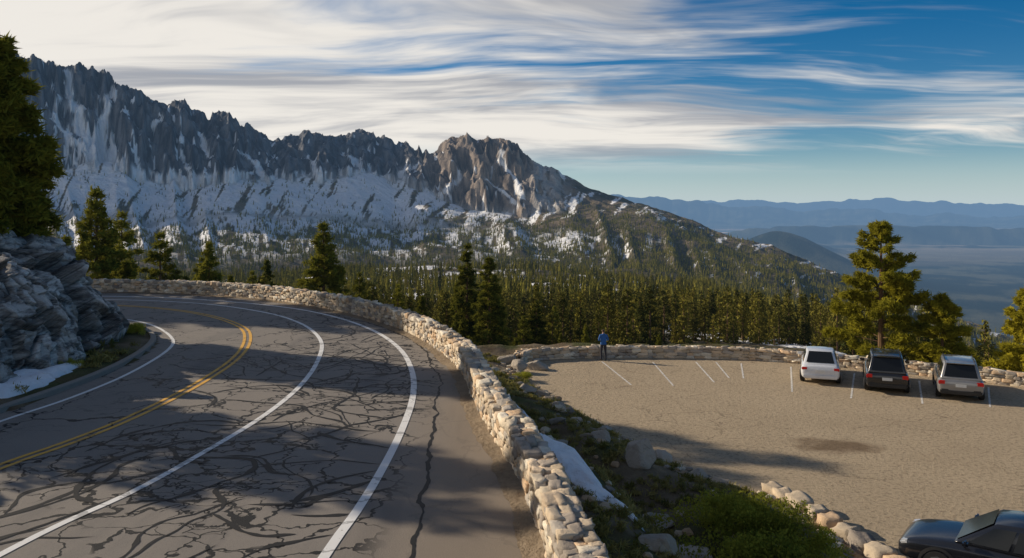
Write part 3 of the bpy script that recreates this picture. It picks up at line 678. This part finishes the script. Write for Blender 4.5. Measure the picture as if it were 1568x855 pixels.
def scatter(name,objs,P,scl,rot,wid):
    col=bpy.data.collections.new(name+'_kinds')
    for o in objs: col.objects.link(o)
    me=bpy.data.meshes.new(name); me.vertices.add(len(P)); me.vertices.foreach_set('co',np.asarray(P,np.float32).ravel())
    me.attributes.new('rot','FLOAT_VECTOR','POINT').data.foreach_set('vector',np.c_[0*rot,0*rot,rot].astype(np.float32).ravel())
    me.attributes.new('scl','FLOAT_VECTOR','POINT').data.foreach_set('vector',np.c_[wid,wid,scl].astype(np.float32).ravel())
    ob=link(bpy.data.objects.new(name,me))
    ng=bpy.data.node_groups.new(name,'GeometryNodeTree')
    ng.interface.new_socket('Geometry',in_out='INPUT',socket_type='NodeSocketGeometry'); ng.interface.new_socket('Geometry',in_out='OUTPUT',socket_type='NodeSocketGeometry')
    gi=ng.nodes.new('NodeGroupInput'); go=ng.nodes.new('NodeGroupOutput'); iop=ng.nodes.new('GeometryNodeInstanceOnPoints')
    ci=ng.nodes.new('GeometryNodeCollectionInfo'); ci.inputs[0].default_value=col; ci.inputs[1].default_value=True; ci.inputs[2].default_value=True
    ra=ng.nodes.new('GeometryNodeInputNamedAttribute'); ra.data_type='FLOAT_VECTOR'; ra.inputs[0].default_value='rot'
    sa=ng.nodes.new('GeometryNodeInputNamedAttribute'); sa.data_type='FLOAT_VECTOR'; sa.inputs[0].default_value='scl'
    l=ng.links.new; l(gi.outputs[0],iop.inputs['Points']); l(ci.outputs[0],iop.inputs['Instance']); iop.inputs['Pick Instance'].default_value=True
    l(ra.outputs[0],iop.inputs['Rotation']); l(sa.outputs[0],iop.inputs['Scale']); l(iop.outputs[0],go.inputs[0])
    md=ob.modifiers.new('scatter','NODES'); md.node_group=ng; return ob
MID=[bpy.data.objects.new('forest_pine_%d'%i,conifer('forest_pine_mesh_%d'%i,400+i,10,R,60,13,.42,2,.4,.1,.05,.85,NEED_F,False,.1,.2,.34)) for i,R in enumerate((1.9,1.5,2.2,1.7,1.4))]
LOW=[star_tree('far_pine_%d'%i,500+i,6,5,10,R) for i,R in enumerate((1.9,1.6,2.1,1.5))]
def forest(name,n,b0,b1,Y0,Y1,objs,smin,smax,seed,maskf):
    r=np.random.default_rng(seed); b=r.uniform(b0,b1,n); Y=np.sqrt(r.uniform(Y0**2,Y1**2,n))
    T=terr(b,Y); keep=maskf(b,Y,T,r)&(T['qq']<.995); b=b[keep];Y=Y[keep];z=T['z'][keep];X=T['X'][keep]
    s=r.uniform(smin,smax,len(b))*(.8+.4*fbm(X/60,Y/60,2,88)); scatter(name,objs,np.c_[X,Y,z-.3],s,r.uniform(0,6.28,len(b)),s*r.uniform(.8,1.15,len(b)))
def plate(b,Y,T,r): return (T['q']<.36)&(fbm(T['X']/30,Y/30,3,90)+r.uniform(-.10,.10,len(b))>.45)
forest('near_forest',2900,-700,760,88,260,MID,.45,1.0,1,plate)
forest('mid_forest',15000,-700,760,255,900,LOW+MID[:1],.45,1.15,2,lambda b,Y,T,r:plate(b,Y,T,r)&(Y<T['D']*.36))
def flank(b,Y,T,r):
    q=T['q']; X=T['X']
    dn=fbm(b/14,q*22,4,75)
    tl=np.interp(b,[-700,-300,-150,0,120,200,300],[.78,.78,.83,.90,.96,1.,1.])
    dens=(1-ss(q,tl-.16,tl))*np.interp(b,[-300,0,150],[.65,.65,.95]); dens=np.maximum(dens,.08*(q<.88))
    return (q>.42)&(r.random(len(b))<dens*(.5+.9*ss(dn,.4,.6)))
forest('mountain_forest',95000,-680,720,800,3000,LOW,.75,1.25,3,flank)

# ================================================================ NEAR SLOPE DETAIL
def rock(seed,n=14,sub=3):
    r=np.random.default_rng(seed); bm=bmesh.new(); bmesh.ops.create_icosphere(bm,subdivisions=sub+1,radius=1)
    D=np.array([v.co[:] for v in bm.verts]); F=np.array([[v.index for v in f.verts] for f in bm.faces]); bm.free()
    pn=r.normal(0,1,(n,3)); pn/=np.linalg.norm(pn,axis=1)[:,None]; pd=r.uniform(.6,1.,n)
    dt=np.maximum(D@pn.T,1e-3); rad=np.minimum((pd/dt).min(1),1.25)
    rad=rad*(1+(fbm(D[:,0]*3+D[:,2]*2+seed,D[:,1]*3-D[:,2],3,seed)-.5)*.16)
    return D*rad[:,None],F
def boulder(x,y,sx,sy,sz,seed,z=None,sink=.25):
    V,F=rock(seed); V=V*np.array([sx,sy,sz]); z0=gz(x,y) if z is None else z
    o=mk('boulder',V,F,[STONE],False,np.tile(np.array([.42,.36,.29])*random.uniform(.75,1.1),(len(V),1))); o.location=(x,y,z0+sz*(1-2*sink)); o.rotation_euler=(0,0,random.uniform(0,6)); return o
for a in [(3.75,24.2,.55,.42,.42,1),(3.6,20.8,.45,.35,.3,2),(4.0,18.2,.6,.45,.3,3),(1.3,43.2,.6,.4,.38,4),(.3,42.4,.45,.4,.35,5),(-.2,44,.5,.4,.4,6),(4.8,26.3,.35,.3,.25,7),(3.0,27.4,.4,.3,.25,8),(2.4,30.2,.35,.3,.22,9),(2.9,16.2,.4,.3,.25,10),(5.6,24.3,.3,.25,.2,11),(1.9,33.0,.3,.3,.2,12),(.6,35.5,.4,.3,.25,13)]: boulder(*a)
V0=[];F0=[];C0=[];n0=0; RV=[rock(900+i,10,1) for i in range(8)]
r=np.random.default_rng(55); pts=np.c_[r.uniform(-6,11,2300),r.uniform(9,46,2300)]
zz,dr,dp,dc,out_,left,ins=H_near(pts[:,0],pts[:,1])
for (x,y),z,a,d,o,i in zip(pts,zz,dr,dp,out_,ins):
    if not o or i or a<.75 or a>11: continue
    if d>1.4 and r.random()>.28: continue
    if y>30 and d>2.2 and r.random()<.6: continue
    v,f_=RV[r.integers(8)]; s=r.uniform(.05,.14)*(1.9 if r.random()<.14 else 1)*(1.25 if d<1.2 else 1)
    v=v*s*np.array([1.2,1,.7])+np.array([x,y,z+s*.2]); V0.append(v);F0.append(f_+n0);n0+=len(v); C0.append(np.tile(PAL[r.integers(8)]*r.uniform(.4,.9),(len(v),1)))
mk('slope_rubble',np.vstack(V0),np.vstack(F0),[STONE],False,np.vstack(C0))
def leafmass(name,seed,n,shape,size,mat,nar=.3):
    r=np.random.default_rng(seed); P=shape(r,n); d=r.normal(0,1,(n,3))+np.array([0,0,.7]); d/=np.linalg.norm(d,axis=1)[:,None]
    w=np.cross(d,r.normal(0,1,(n,3))); w/=np.linalg.norm(w,axis=1)[:,None]; sz=size*r.uniform(.6,1.4,n)[:,None]
    V=np.stack([P-d*sz*.4,P+w*sz*nar,P+d*sz*.6,P-w*sz*nar],1).reshape(-1,3); return mkmesh(name,V,np.arange(len(V)).reshape(-1,4),[mat])
LEAF=mat_needles('shrub_leaves',(.10,.13,.02),(.48,.46,.06),trans=.35)  # leaf colour brightened in place of sunlight that the wall blocks
def bushshape(R,Hh,k=14):
    def f(r,n):
        c=r.normal(0,1,(k,3))*np.array([R*.5,R*.5,0]); c[:,2]=r.uniform(.15,.75,k)*Hh
        i=r.integers(0,k,n); d=r.normal(0,1,(n,3)); d/=np.linalg.norm(d,axis=1)[:,None]
        return c[i]+d*(r.random(n)**.35)[:,None]*np.array([R*.34,R*.34,Hh*.26])
    return f
BU=[leafmass('bush_mesh_%d'%i,700+i,5200,bushshape(.8,.85,26),.06,LEAF) for i in range(3)]
for x,y,s,k in [(5.0,19.9,1.1,0),(5.8,19.0,1.15,1),(5.3,17.8,1.2,2),(6.5,17.9,.95,0),(6.2,20.3,.7,2),(-1.6,36,.8,1),(-3.2,39,1.,2),(.6,40.3,.55,0),(-4.9,41.5,1.,1)]:
    place('shrub',BU[k],x,y,gz(x,y)-.02,s)
for x,y,s,k in [(-13.4,24.8,.45,1),(-12.1,22.2,.3,2),(-13.2,28.4,.5,0)]:
    place('shrub',BU[k],x,y,gz(x,y)-.02,s)
tuft=leafmass('grass_tuft',800,60,lambda r,n:np.c_[r.normal(0,.06,(n,2)),r.uniform(.02,.10,n)],.12,mat_needles('dry_grass',(.08,.085,.022),(.36,.30,.11),trans=.2),.09)
tb=bpy.data.objects.new('grass_tuft',tuft)
pts=np.c_[r.uniform(-16,11,12000),r.uniform(9,46,12000)]; zz,dr,dp,dc,out_,left,ins=H_near(pts[:,0],pts[:,1])
def snowy(x,y): return ((x-1.3)/.95+(y-21.8)*.24)**2+((y-21.8)/3.4)**2<1
k=((out_&~ins&(dr>.7)&(dr<12)&(dp>.4))|(left&(dc<1.9)&(dc>.3)))&(fbm(pts[:,0]/1.4,pts[:,1]/1.4,3,99)>.42)&~snowy(pts[:,0],pts[:,1])
s=r.uniform(.6,1.5,k.sum()); scatter('grass_tufts',[tb],np.c_[pts[k],zz[k]],s,r.uniform(0,6,k.sum()),s)
def snowpatch(cx,cy,rx,ry,rot,seed,th=.22,zadd=0):
    nr,na=26,72; rr=np.linspace(0,1,nr)[:,None]; a=np.linspace(0,2*math.pi,na)[None]
    k=.5+1.0*fbm(np.cos(a)*2.2+seed,np.sin(a)*2.2,5,seed,.6)
    x=rr*np.cos(a)*rx*k; y=rr*np.sin(a)*ry*k; X=cx+x*math.cos(rot)-y*math.sin(rot); Y=cy+x*math.sin(rot)+y*math.cos(rot)
    Z=H_near(X.ravel(),Y.ravel())[0].reshape(X.shape)+zadd+th*(1-rr**4)-.05*(rr>.99)+(fbm(X*2,Y*2,3,seed)-.5)*.08
    mk('snow_patch',np.stack([X,Y,Z],-1).reshape(-1,3),gridF(nr,na),[SNOW],True)
snowpatch(1.35,21.6,2.7,.7,-1.33,3,.18); snowpatch(.0,28.8,1.8,.55,-1.2,5); snowpatch(2.2,18.6,1.0,.5,-1.,8,.16)
snowpatch(-12.2,19.9,2.4,.6,1.5,6,.2)

# ================================================================ CARS
GLASS=simple('tinted_glass',(.012,.014,.016),.12,spec=.35); TYRE=simple('tyre_rubber',(.02,.02,.02),.85); RIM=simple('alloy_wheel',(.45,.45,.46),.3,.8)
TRIM=simple('black_plastic_trim',(.02,.02,.021),.55); RED=simple('tail_light_red',(.60,.012,.01),.2); PLATE=simple('number_plate',(.7,.7,.68),.5); CHR=simple('headlight_lens',(.6,.62,.65),.12,.3)
def boxpart(name,c,s,mat,parent,bev=.02,rot=(0,0,0)):
    bm=bmesh.new(); bmesh.ops.create_cube(bm,size=1); bmesh.ops.scale(bm,vec=s,verts=bm.verts)
    bmesh.ops.bevel(bm,geom=bm.edges[:],offset=min(bev,min(s)*.4),segments=2,affect='EDGES')
    me=bpy.data.meshes.new(name); bm.to_mesh(me); bm.free(); me.materials.append(mat); o=link(bpy.data.objects.new(name,me),parent); o.location=c; o.rotation_euler=rot; return o
def car(x,y,heading,paint,L=4.5,W=1.86,H=1.66,sedan=False,z=-4.):
    root=link(bpy.data.objects.new('parked_car',None)); root.location=(x,y,z); root.rotation_euler=(0,0,math.atan2(heading[1],heading[0]))
    w=W/2; bt=.98 if not sedan else .94
    st=[(-.5,.42,bt*.74,.80),(-.492,.34,bt*.9,.90),(-.475,.28,bt*.985,.95),(-.43,.24,bt*1.01,.985),(-.3,.22,bt*1.02,1.),(-.1,.22,bt*1.01,1.),(.1,.22,bt,1.),(.22,.22,bt*.99,1.),(.29,.23,bt*.965,.99),(.38,.25,bt*.91,.965),(.45,.28,bt*.83,.92),(.485,.33,bt*.73,.84),(.5,.42,bt*.62,.76)]
    ring=[]
    for fx,zb,zt,fw in st:
        a=fw*w; h=zt-zb
        half=[(0,zb),(.8*a,zb),(.95*a,zb+.1*h),(.995*a,zb+.35*h),(a,zb+.6*h),(.975*a,zb+.82*h),(.91*a,zb+.95*h),(.78*a,zt),(.4*a,zt+.015),(0,zt+.02)]
        full=half+[(-yy,zz) for yy,zz in half[-2:0:-1]]; ring.append([(fx*L,yy,zz) for yy,zz in full])
    n=len(ring[0]); bm=bmesh.new(); R=[[bm.verts.new(p) for p in rg] for rg in ring]
    for i in range(len(R)-1):
        for j in range(n): bm.faces.new((R[i][j],R[i][(j+1)%n],R[i+1][(j+1)%n],R[i+1][j]))
    bm.faces.new(R[0]); bm.faces.new(R[-1][::-1]); bmesh.ops.recalc_face_normals(bm,faces=bm.faces)
    for f in bm.faces: f.smooth=True
    me=bpy.data.meshes.new('body'); bm.to_mesh(me); bm.free(); me.materials.append(paint); o=link(bpy.data.objects.new('body',me),root)
    sb=o.modifiers.new('s','SUBSURF'); sb.levels=sb.render_levels=2
    if sedan: xs=(-.42,-.24,.07,.25)
    else: xs=(-.478,-.41,.10,.27)
    z0=bt-.03; z1=H-.03; wb=.90*w; wt=.70*w
    xr0,xr1,xf1,xf0=[k*L for k in xs]; xm=(xr1+xf1)/2
    bm=bmesh.new()
    secs=[[(xr0,wb*.95,z0),(xr1,wt*.94,z1-.02)],[(lerp(xr0,xf0,.3),wb,z0),(lerp(xr1,xf1,.3),wt,z1+.03)],[(lerp(xr0,xf0,.65),wb,z0),(lerp(xr1,xf1,.7),wt,z1+.02)],[(xf0,wb*.93,z0),(xf1,wt*.93,z1-.02)]]
    rows=[]
    for (a,bq) in secs:
        rows.append([bm.verts.new(p) for p in [(a[0],a[1],a[2]),(bq[0],bq[1],bq[2]),(bq[0],0,bq[2]+.02),(bq[0],-bq[1],bq[2]),(a[0],-a[1],a[2])]])
    for i in range(3):
        for j in range(4): bm.faces.new((rows[i][j],rows[i+1][j],rows[i+1][j+1],rows[i][j+1]))
        bm.faces.new((rows[i][0],rows[i][4],rows[i+1][4],rows[i+1][0]))
    bm.faces.new(rows[0]); bm.faces.new(rows[-1][::-1]); bmesh.ops.recalc_face_normals(bm,faces=bm.faces)
    me=bpy.data.meshes.new('cabin'); bm.to_mesh(me); bm.free(); me.materials.append(paint)
    for p in me.polygons: p.use_smooth=True
    o=link(bpy.data.objects.new('cabin',me),root); bv=o.modifiers.new('b','BEVEL'); bv.width=.05; bv.segments=3; bv.limit_method='ANGLE'; bv.angle_limit=.5
    def panel(name,A,B,Cc,Dd,u0,u1,v0,v1,mat,off=.012):
        A,B,Cc,Dd=[np.array(k,float) for k in(A,B,Cc,Dd)]
        nn=np.cross(B-A,Dd-A); nn/=np.linalg.norm(nn); mid=(A+B+Cc+Dd)/4-np.array([xm,0,(z0+z1)/2])
        if nn@mid<0: nn=-nn
        us=np.linspace(u0,u1,5); vs_=np.linspace(v0,v1,4); V=[]
        for v in vs_:
            for u in us: V.append(lerp(lerp(A,B,u),lerp(Dd,Cc,u),v)+nn*off)
        mk(name,np.array(V),gridF(4,5),[mat],True,parent=root)
    s=secs
    panel('rear_window',(xr0,-wb*.95,z0),(xr0,wb*.95,z0),(xr1,wt*.94,z1),(xr1,-wt*.94,z1),.08,.92,.14,.92,GLASS,.02)
    panel('windscreen',(xf0,-wb*.93,z0),(xf0,wb*.93,z0),(xf1,wt*.93,z1),(xf1,-wt*.93,z1),.05,.95,.08,.93,GLASS,.02)
    for sg in(-1,1):
        for i in range(3):
            a0,a1=s[i]; b0,b1=s[i+1]; u0,u1=[(.22,.95),(.04,.95),(.04,.80)][i]
            panel('side_window',(a0[0],sg*a0[1],z0),(b0[0],sg*b0[1],z0),(b1[0],sg*b1[1],b1[2]),(a1[0],sg*a1[1],a1[2]),u0,u1,.12,.84,GLASS,.014)
        boxpart('tail_light',(-.486*L,sg*w*.78,bt*.82),(.12,.28,.18 if not sedan else .14),RED,root,.03)
        boxpart('headlight',(.455*L,sg*w*.70,bt*.72),(.22,.32,.12),CHR,root,.04,(0,.25,-sg*.25))
        boxpart('door_mirror',(.19*L,sg*(w*1.06),bt+.06),(.12,.22,.15),paint,root,.04)
        if not sedan: boxpart('roof_rail',(xm,sg*wt*.88,z1+.06),((xf1-xr1)*.8,.035,.04),TRIM,root,.015)
        boxpart('sill_trim',(0,sg*w*.965,.27),(L*.5,.08,.12),TRIM,root,.02)
        for fx in(-.31,.31):
            bm=bmesh.new(); bmesh.ops.create_cone(bm,cap_ends=True,segments=32,radius1=.345,radius2=.345,depth=.22); bmesh.ops.rotate(bm,cent=(0,0,0),matrix=Matrix.Rotation(math.pi/2,3,'X'),verts=bm.verts)
            bmesh.ops.bevel(bm,geom=[e for e in bm.edges if abs(e.verts[0].co.y-e.verts[1].co.y)<1e-4],offset=.03,segments=2,affect='EDGES')
            me=bpy.data.meshes.new('tyre'); bm.to_mesh(me); bm.free(); me.materials.append(TYRE); o=link(bpy.data.objects.new('tyre',me),root); o.location=(fx*L,sg*(w-.10),.345)
            bm=bmesh.new(); bmesh.ops.create_cone(bm,cap_ends=True,segments=10,radius1=.22,radius2=.20,depth=.05); bmesh.ops.rotate(bm,cent=(0,0,0),matrix=Matrix.Rotation(math.pi/2,3,'X'),verts=bm.verts)
            me=bpy.data.meshes.new('wheel_rim'); bm.to_mesh(me); bm.free(); me.materials.append(RIM); o=link(bpy.data.objects.new('wheel_rim',me),root); o.location=(fx*L,sg*(w+.005),.345)
            a=np.linspace(-.15,math.pi+.15,20); V=[]
            for rr in(.36,.42): V.append(np.c_[fx*L+np.cos(a)*rr,np.full(20,sg*(w+.004 if rr<.4 else w-.004)),.345+np.sin(a)*rr])
            mk('wheel_arch',np.stack(V,1).reshape(-1,3),gridF(20,2),[TRIM],parent=root)
    boxpart('rear_bumper',(-.492*L,0,.42),(.16,W*.86,.22),TRIM if not sedan else paint,root,.05)
    boxpart('number_plate',(-.5*L-.02,0,bt*.72),(.02,.42,.13),PLATE,root,.004)
    boxpart('front_grille',(.495*L,0,.48),(.06,W*.55,.2),TRIM,root,.02)
    if not sedan: boxpart('rear_spoiler',(xr1-.06,0,z1-.01),(.22,wt*1.7,.04),paint,root,.015)
    return root
WP=simple('white_car_paint',(.70,.71,.73),.3,spec=.5,coat=1.); BP=simple('black_car_paint',(.012,.013,.016),.25,coat=.6); SP=simple('silver_car_paint',(.27,.265,.26),.3,.4,coat=.8); DP=simple('dark_blue_car_paint',(.012,.013,.017),.22,coat=.5)
def carat(xr,yr,h,*a,**k):
    h=np.array(h)/np.linalg.norm(h); L=k.get('L',4.5); return car(xr+h[0]*L/2,yr+h[1]*L/2,h,*a,**k)
carat(14.85,39.3,(.344,.939),WP,L=4.4,W=1.84,H=1.52,sedan=True)
carat(17.15,37.3,(.38,.925),BP,L=4.5,W=1.9,H=1.72)
carat(19.75,35.9,(.42,.905),SP,L=4.5,W=1.9,H=1.68)
car(11.45,18.5,(-.80,.60),DP,L=4.75,W=1.86,H=1.5,sedan=True)

# ================================================================ PERSON (seen from behind, at the wall)
def person(x,y,z,yaw):
    J={'pelvis':(0,0,.96,.155,.12),'waist':(0,.0,1.10,.145,.11),'chest':(0,.01,1.30,.185,.125),'neckb':(0,.0,1.46,.10,.085),'neck':(0,.015,1.53,.055,.055),'skull':(0,.025,1.60,.07,.075),'head':(0,.03,1.68,.08,.095),'crown':(0,.02,1.735,.055,.065)}
    E=[('pelvis','waist'),('waist','chest'),('chest','neckb'),('neckb','neck'),('neck','skull'),('skull','head'),('head','crown')]
    for n,s in(('l',-1),('r',1)):
        J.update({n+'sh':(s*.185,0,1.41,.07,.07),n+'el':(s*.265,-.03,1.14,.052,.052),n+'wr':(s*.17,.20,1.10,.034,.032),n+'pa':(s*.145,.27,1.11,.036,.02),
            n+'hip':(s*.095,0,.88,.10,.105),n+'kn':(s*.12,.015,.50,.068,.07),n+'ca':(s*.125,-.01,.34,.058,.062),n+'an':(s*.13,-.02,.09,.045,.05),n+'he':(s*.13,-.05,.045,.042,.042),n+'to':(s*.155,.15,.035,.045,.033)})
        E+=[('chest',n+'sh'),(n+'sh',n+'el'),(n+'el',n+'wr'),(n+'wr',n+'pa'),('pelvis',n+'hip'),(n+'hip',n+'kn'),(n+'kn',n+'ca'),(n+'ca',n+'an'),(n+'an',n+'to'),(n+'an',n+'he')]
        for k in range(4):
            a=(k-1.5)*.018; ln=[.065,.075,.07,.055][k]
            J[n+'f%d'%k]=(s*(.14)+a,.30+ln*.4,1.115,.010,.010); J[n+'g%d'%k]=(s*.13+a*1.1,.30+ln,1.09,.008,.008); E+=[(n+'pa',n+'f%d'%k),(n+'f%d'%k,n+'g%d'%k)]
        J[n+'t']=(s*.10,.27,1.125,.011,.011); E.append((n+'pa',n+'t'))
    names=list(J); me=bpy.data.meshes.new('body'); me.from_pydata([J[k][:3] for k in names],[(names.index(a),names.index(b)) for a,b in E],[])
    o=bpy.data.objects.new('person_tmp',me); link(o); sk=o.modifiers.new('k','SKIN'); sk.use_smooth_shade=True
    for i,k in enumerate(names):
        d=me.skin_vertices[0].data[i]; d.radius=(J[k][3],J[k][4]); d.use_root=(k=='pelvis')
    su=o.modifiers.new('s','SUBSURF'); su.levels=2
    dg=bpy.context.evaluated_depsgraph_get(); m2=bpy.data.meshes.new_from_object(o.evaluated_get(dg)); bpy.data.objects.remove(o)
    mats=[simple('blue_jacket',(.02,.11,.34),.8),simple('dark_trousers',(.035,.035,.045),.9),simple('skin_tone',(.45,.26,.18),.6),simple('brown_hair',(.05,.03,.018),.8),simple('shoes',(.06,.045,.03),.8)]
    m2.materials.clear()
    for m in mats: m2.materials.append(m)
    for p in m2.polygons:
        c=p.center; p.use_smooth=True
        p.material_index= 4 if c.z<.085 else 1 if c.z<.90 else 3 if (c.z>1.6 and (c.y<.06 or c.z>1.72)) else 2 if (c.z>1.50 or c.y>.215) else 0
    ob=link(bpy.data.objects.new('person',m2)); ob.location=(x,y,z); ob.rotation_euler=(0,0,yaw)
    def blob(nm,cx,cy,cz,sx,sy,sz,mt):
        V,F=rock(5,1,2); L=np.linalg.norm(V,axis=1)[:,None]; mk(nm,V/L*np.array([sx,sy,sz])+np.array([cx,cy,cz]),F,[mt],True,parent=ob)
    blob('ear',-.082,.03,1.67,.012,.022,.032,mats[2]); blob('ear',.082,.03,1.67,.012,.022,.032,mats[2]); blob('nose',0,.128,1.66,.014,.02,.024,mats[2])
    blob('eye',-.03,.115,1.685,.012,.01,.008,mats[3]); blob('eye',.03,.115,1.685,.012,.01,.008,mats[3]); blob('mouth',0,.115,1.625,.022,.008,.006,simple('lips',(.3,.1,.09)))
    blob('jacket_hem',0,0,.93,.175,.14,.05,mats[0]); blob('hood',0,-.075,1.46,.11,.06,.06,mats[0])
    return ob
person(5.12,45.75,-4.0,.12)

# ================================================================ SKY, SUN, CAMERA
w=bpy.data.worlds.new('World'); scene.world=w; w.use_nodes=True; nt=w.node_tree; nt.nodes.clear()
sky=N(nt,'ShaderNodeTexSky',sky_type='NISHITA'); sky.sun_disc=False; sky.sun_elevation=SUN_EL; sky.sun_rotation=SUN_AZ; sky.altitude=2200; sky.air_density=1.0; sky.dust_density=.3; sky.ozone_density=2.0
tc=N(nt,'ShaderNodeTexCoord'); sp=N(nt,'ShaderNodeSeparateXYZ',{0:tc.outputs['Generated']})
zc=M_(nt,'MAXIMUM',sp.outputs[2],0.)
inv=M_(nt,'DIVIDE',1.,M_(nt,'ADD',zc,.12))
pv=N(nt,'ShaderNodeCombineXYZ',{0:M_(nt,'MULTIPLY',sp.outputs[0],inv),1:M_(nt,'MULTIPLY',sp.outputs[1],inv),2:0.})
wp=noise(nt,pv.outputs[0],.35,3,.5)
pw=VM(nt,'ADD',pv.outputs[0],VM(nt,'SCALE',VM(nt,'SUBTRACT',wp.outputs['Color'],(.5,.5,.5)),scale=1.9))
m1=N(nt,'ShaderNodeMapping',{'Vector':pw,'Rotation':(0,0,math.radians(14)),'Scale':(.36,.8,1),'Location':(3.3,1.2,0)})
m2=N(nt,'ShaderNodeMapping',{'Vector':pw,'Rotation':(0,0,math.radians(24)),'Scale':(.5,2.8,1),'Location':(1.3,7.2,0)})
n1=noise(nt,m1.outputs[0],1.0,5,.52,.2); n2=noise(nt,m2.outputs[0],1.2,6,.60,.3)
cov=M_(nt,'ADD',M_(nt,'MULTIPLY',n1.outputs[0],.70),M_(nt,'MULTIPLY',n2.outputs[0],.38))
cov=M_(nt,'ADD',cov,M_(nt,'MULTIPLY',sp.outputs[0],-.36))
band=step_(nt,sp.outputs[2],.035,.085)
cl=M_(nt,'MULTIPLY',step_(nt,cov,.36,.535),band)
cl=M_(nt,'MULTIPLY',cl,.97)
cl=M_(nt,'MULTIPLY',cl,M_(nt,'SUBTRACT',1.,M_(nt,'MULTIPLY',step_(nt,sp.outputs[2],.28,.5),.85)))
n3=noise(nt,m1.outputs[0],1.5,5,.55,.5); n4=noise(nt,m2.outputs[0],.8,5,.6,.3)
cc=mixc(nt,step_(nt,M_(nt,'ADD',M_(nt,'MULTIPLY',n3.outputs[0],.6),M_(nt,'MULTIPLY',n4.outputs[0],.4)),.38,.56),(3.5,3.6,3.9),(8.0,7.6,7.0))
hs=N(nt,'ShaderNodeHueSaturation',{'Saturation':1.5,'Value':.70,'Color':sky.outputs[0]})
hz=M_(nt,'SUBTRACT',1.,step_(nt,sp.outputs[2],-.02,.085))
base=mixc(nt,M_(nt,'MULTIPLY',hz,.85),hs.outputs[0],(4.5,5.6,6.5))
colr=mixc(nt,cl,base,cc)
bg=N(nt,'ShaderNodeBackground',{'Color':colr,'Strength':.11}); wo=nt.nodes.new('ShaderNodeOutputWorld'); nt.links.new(bg.outputs[0],wo.inputs[0])
sd=Vector((math.sin(SUN_AZ)*math.cos(SUN_EL),math.cos(SUN_AZ)*math.cos(SUN_EL),math.sin(SUN_EL)))
sl=bpy.data.lights.new('sun','SUN'); sl.energy=5.0; sl.angle=math.radians(.5); sl.color=(1,.87,.69)
so=link(bpy.data.objects.new('sun',sl)); so.rotation_euler=sd.to_track_quat('Z','Y').to_euler(); so.location=(-50,30,60)
cd=bpy.data.cameras.new('camera'); cam=link(bpy.data.objects.new('camera',cd)); cam.location=(0,0,EYE); cam.rotation_euler=(math.radians(90),0,0)
cd.sensor_width=36; cd.lens=1250/1568*36; cd.shift_y=-107.5/1568; cd.clip_start=.1; cd.clip_end=200000
scene.camera=cam
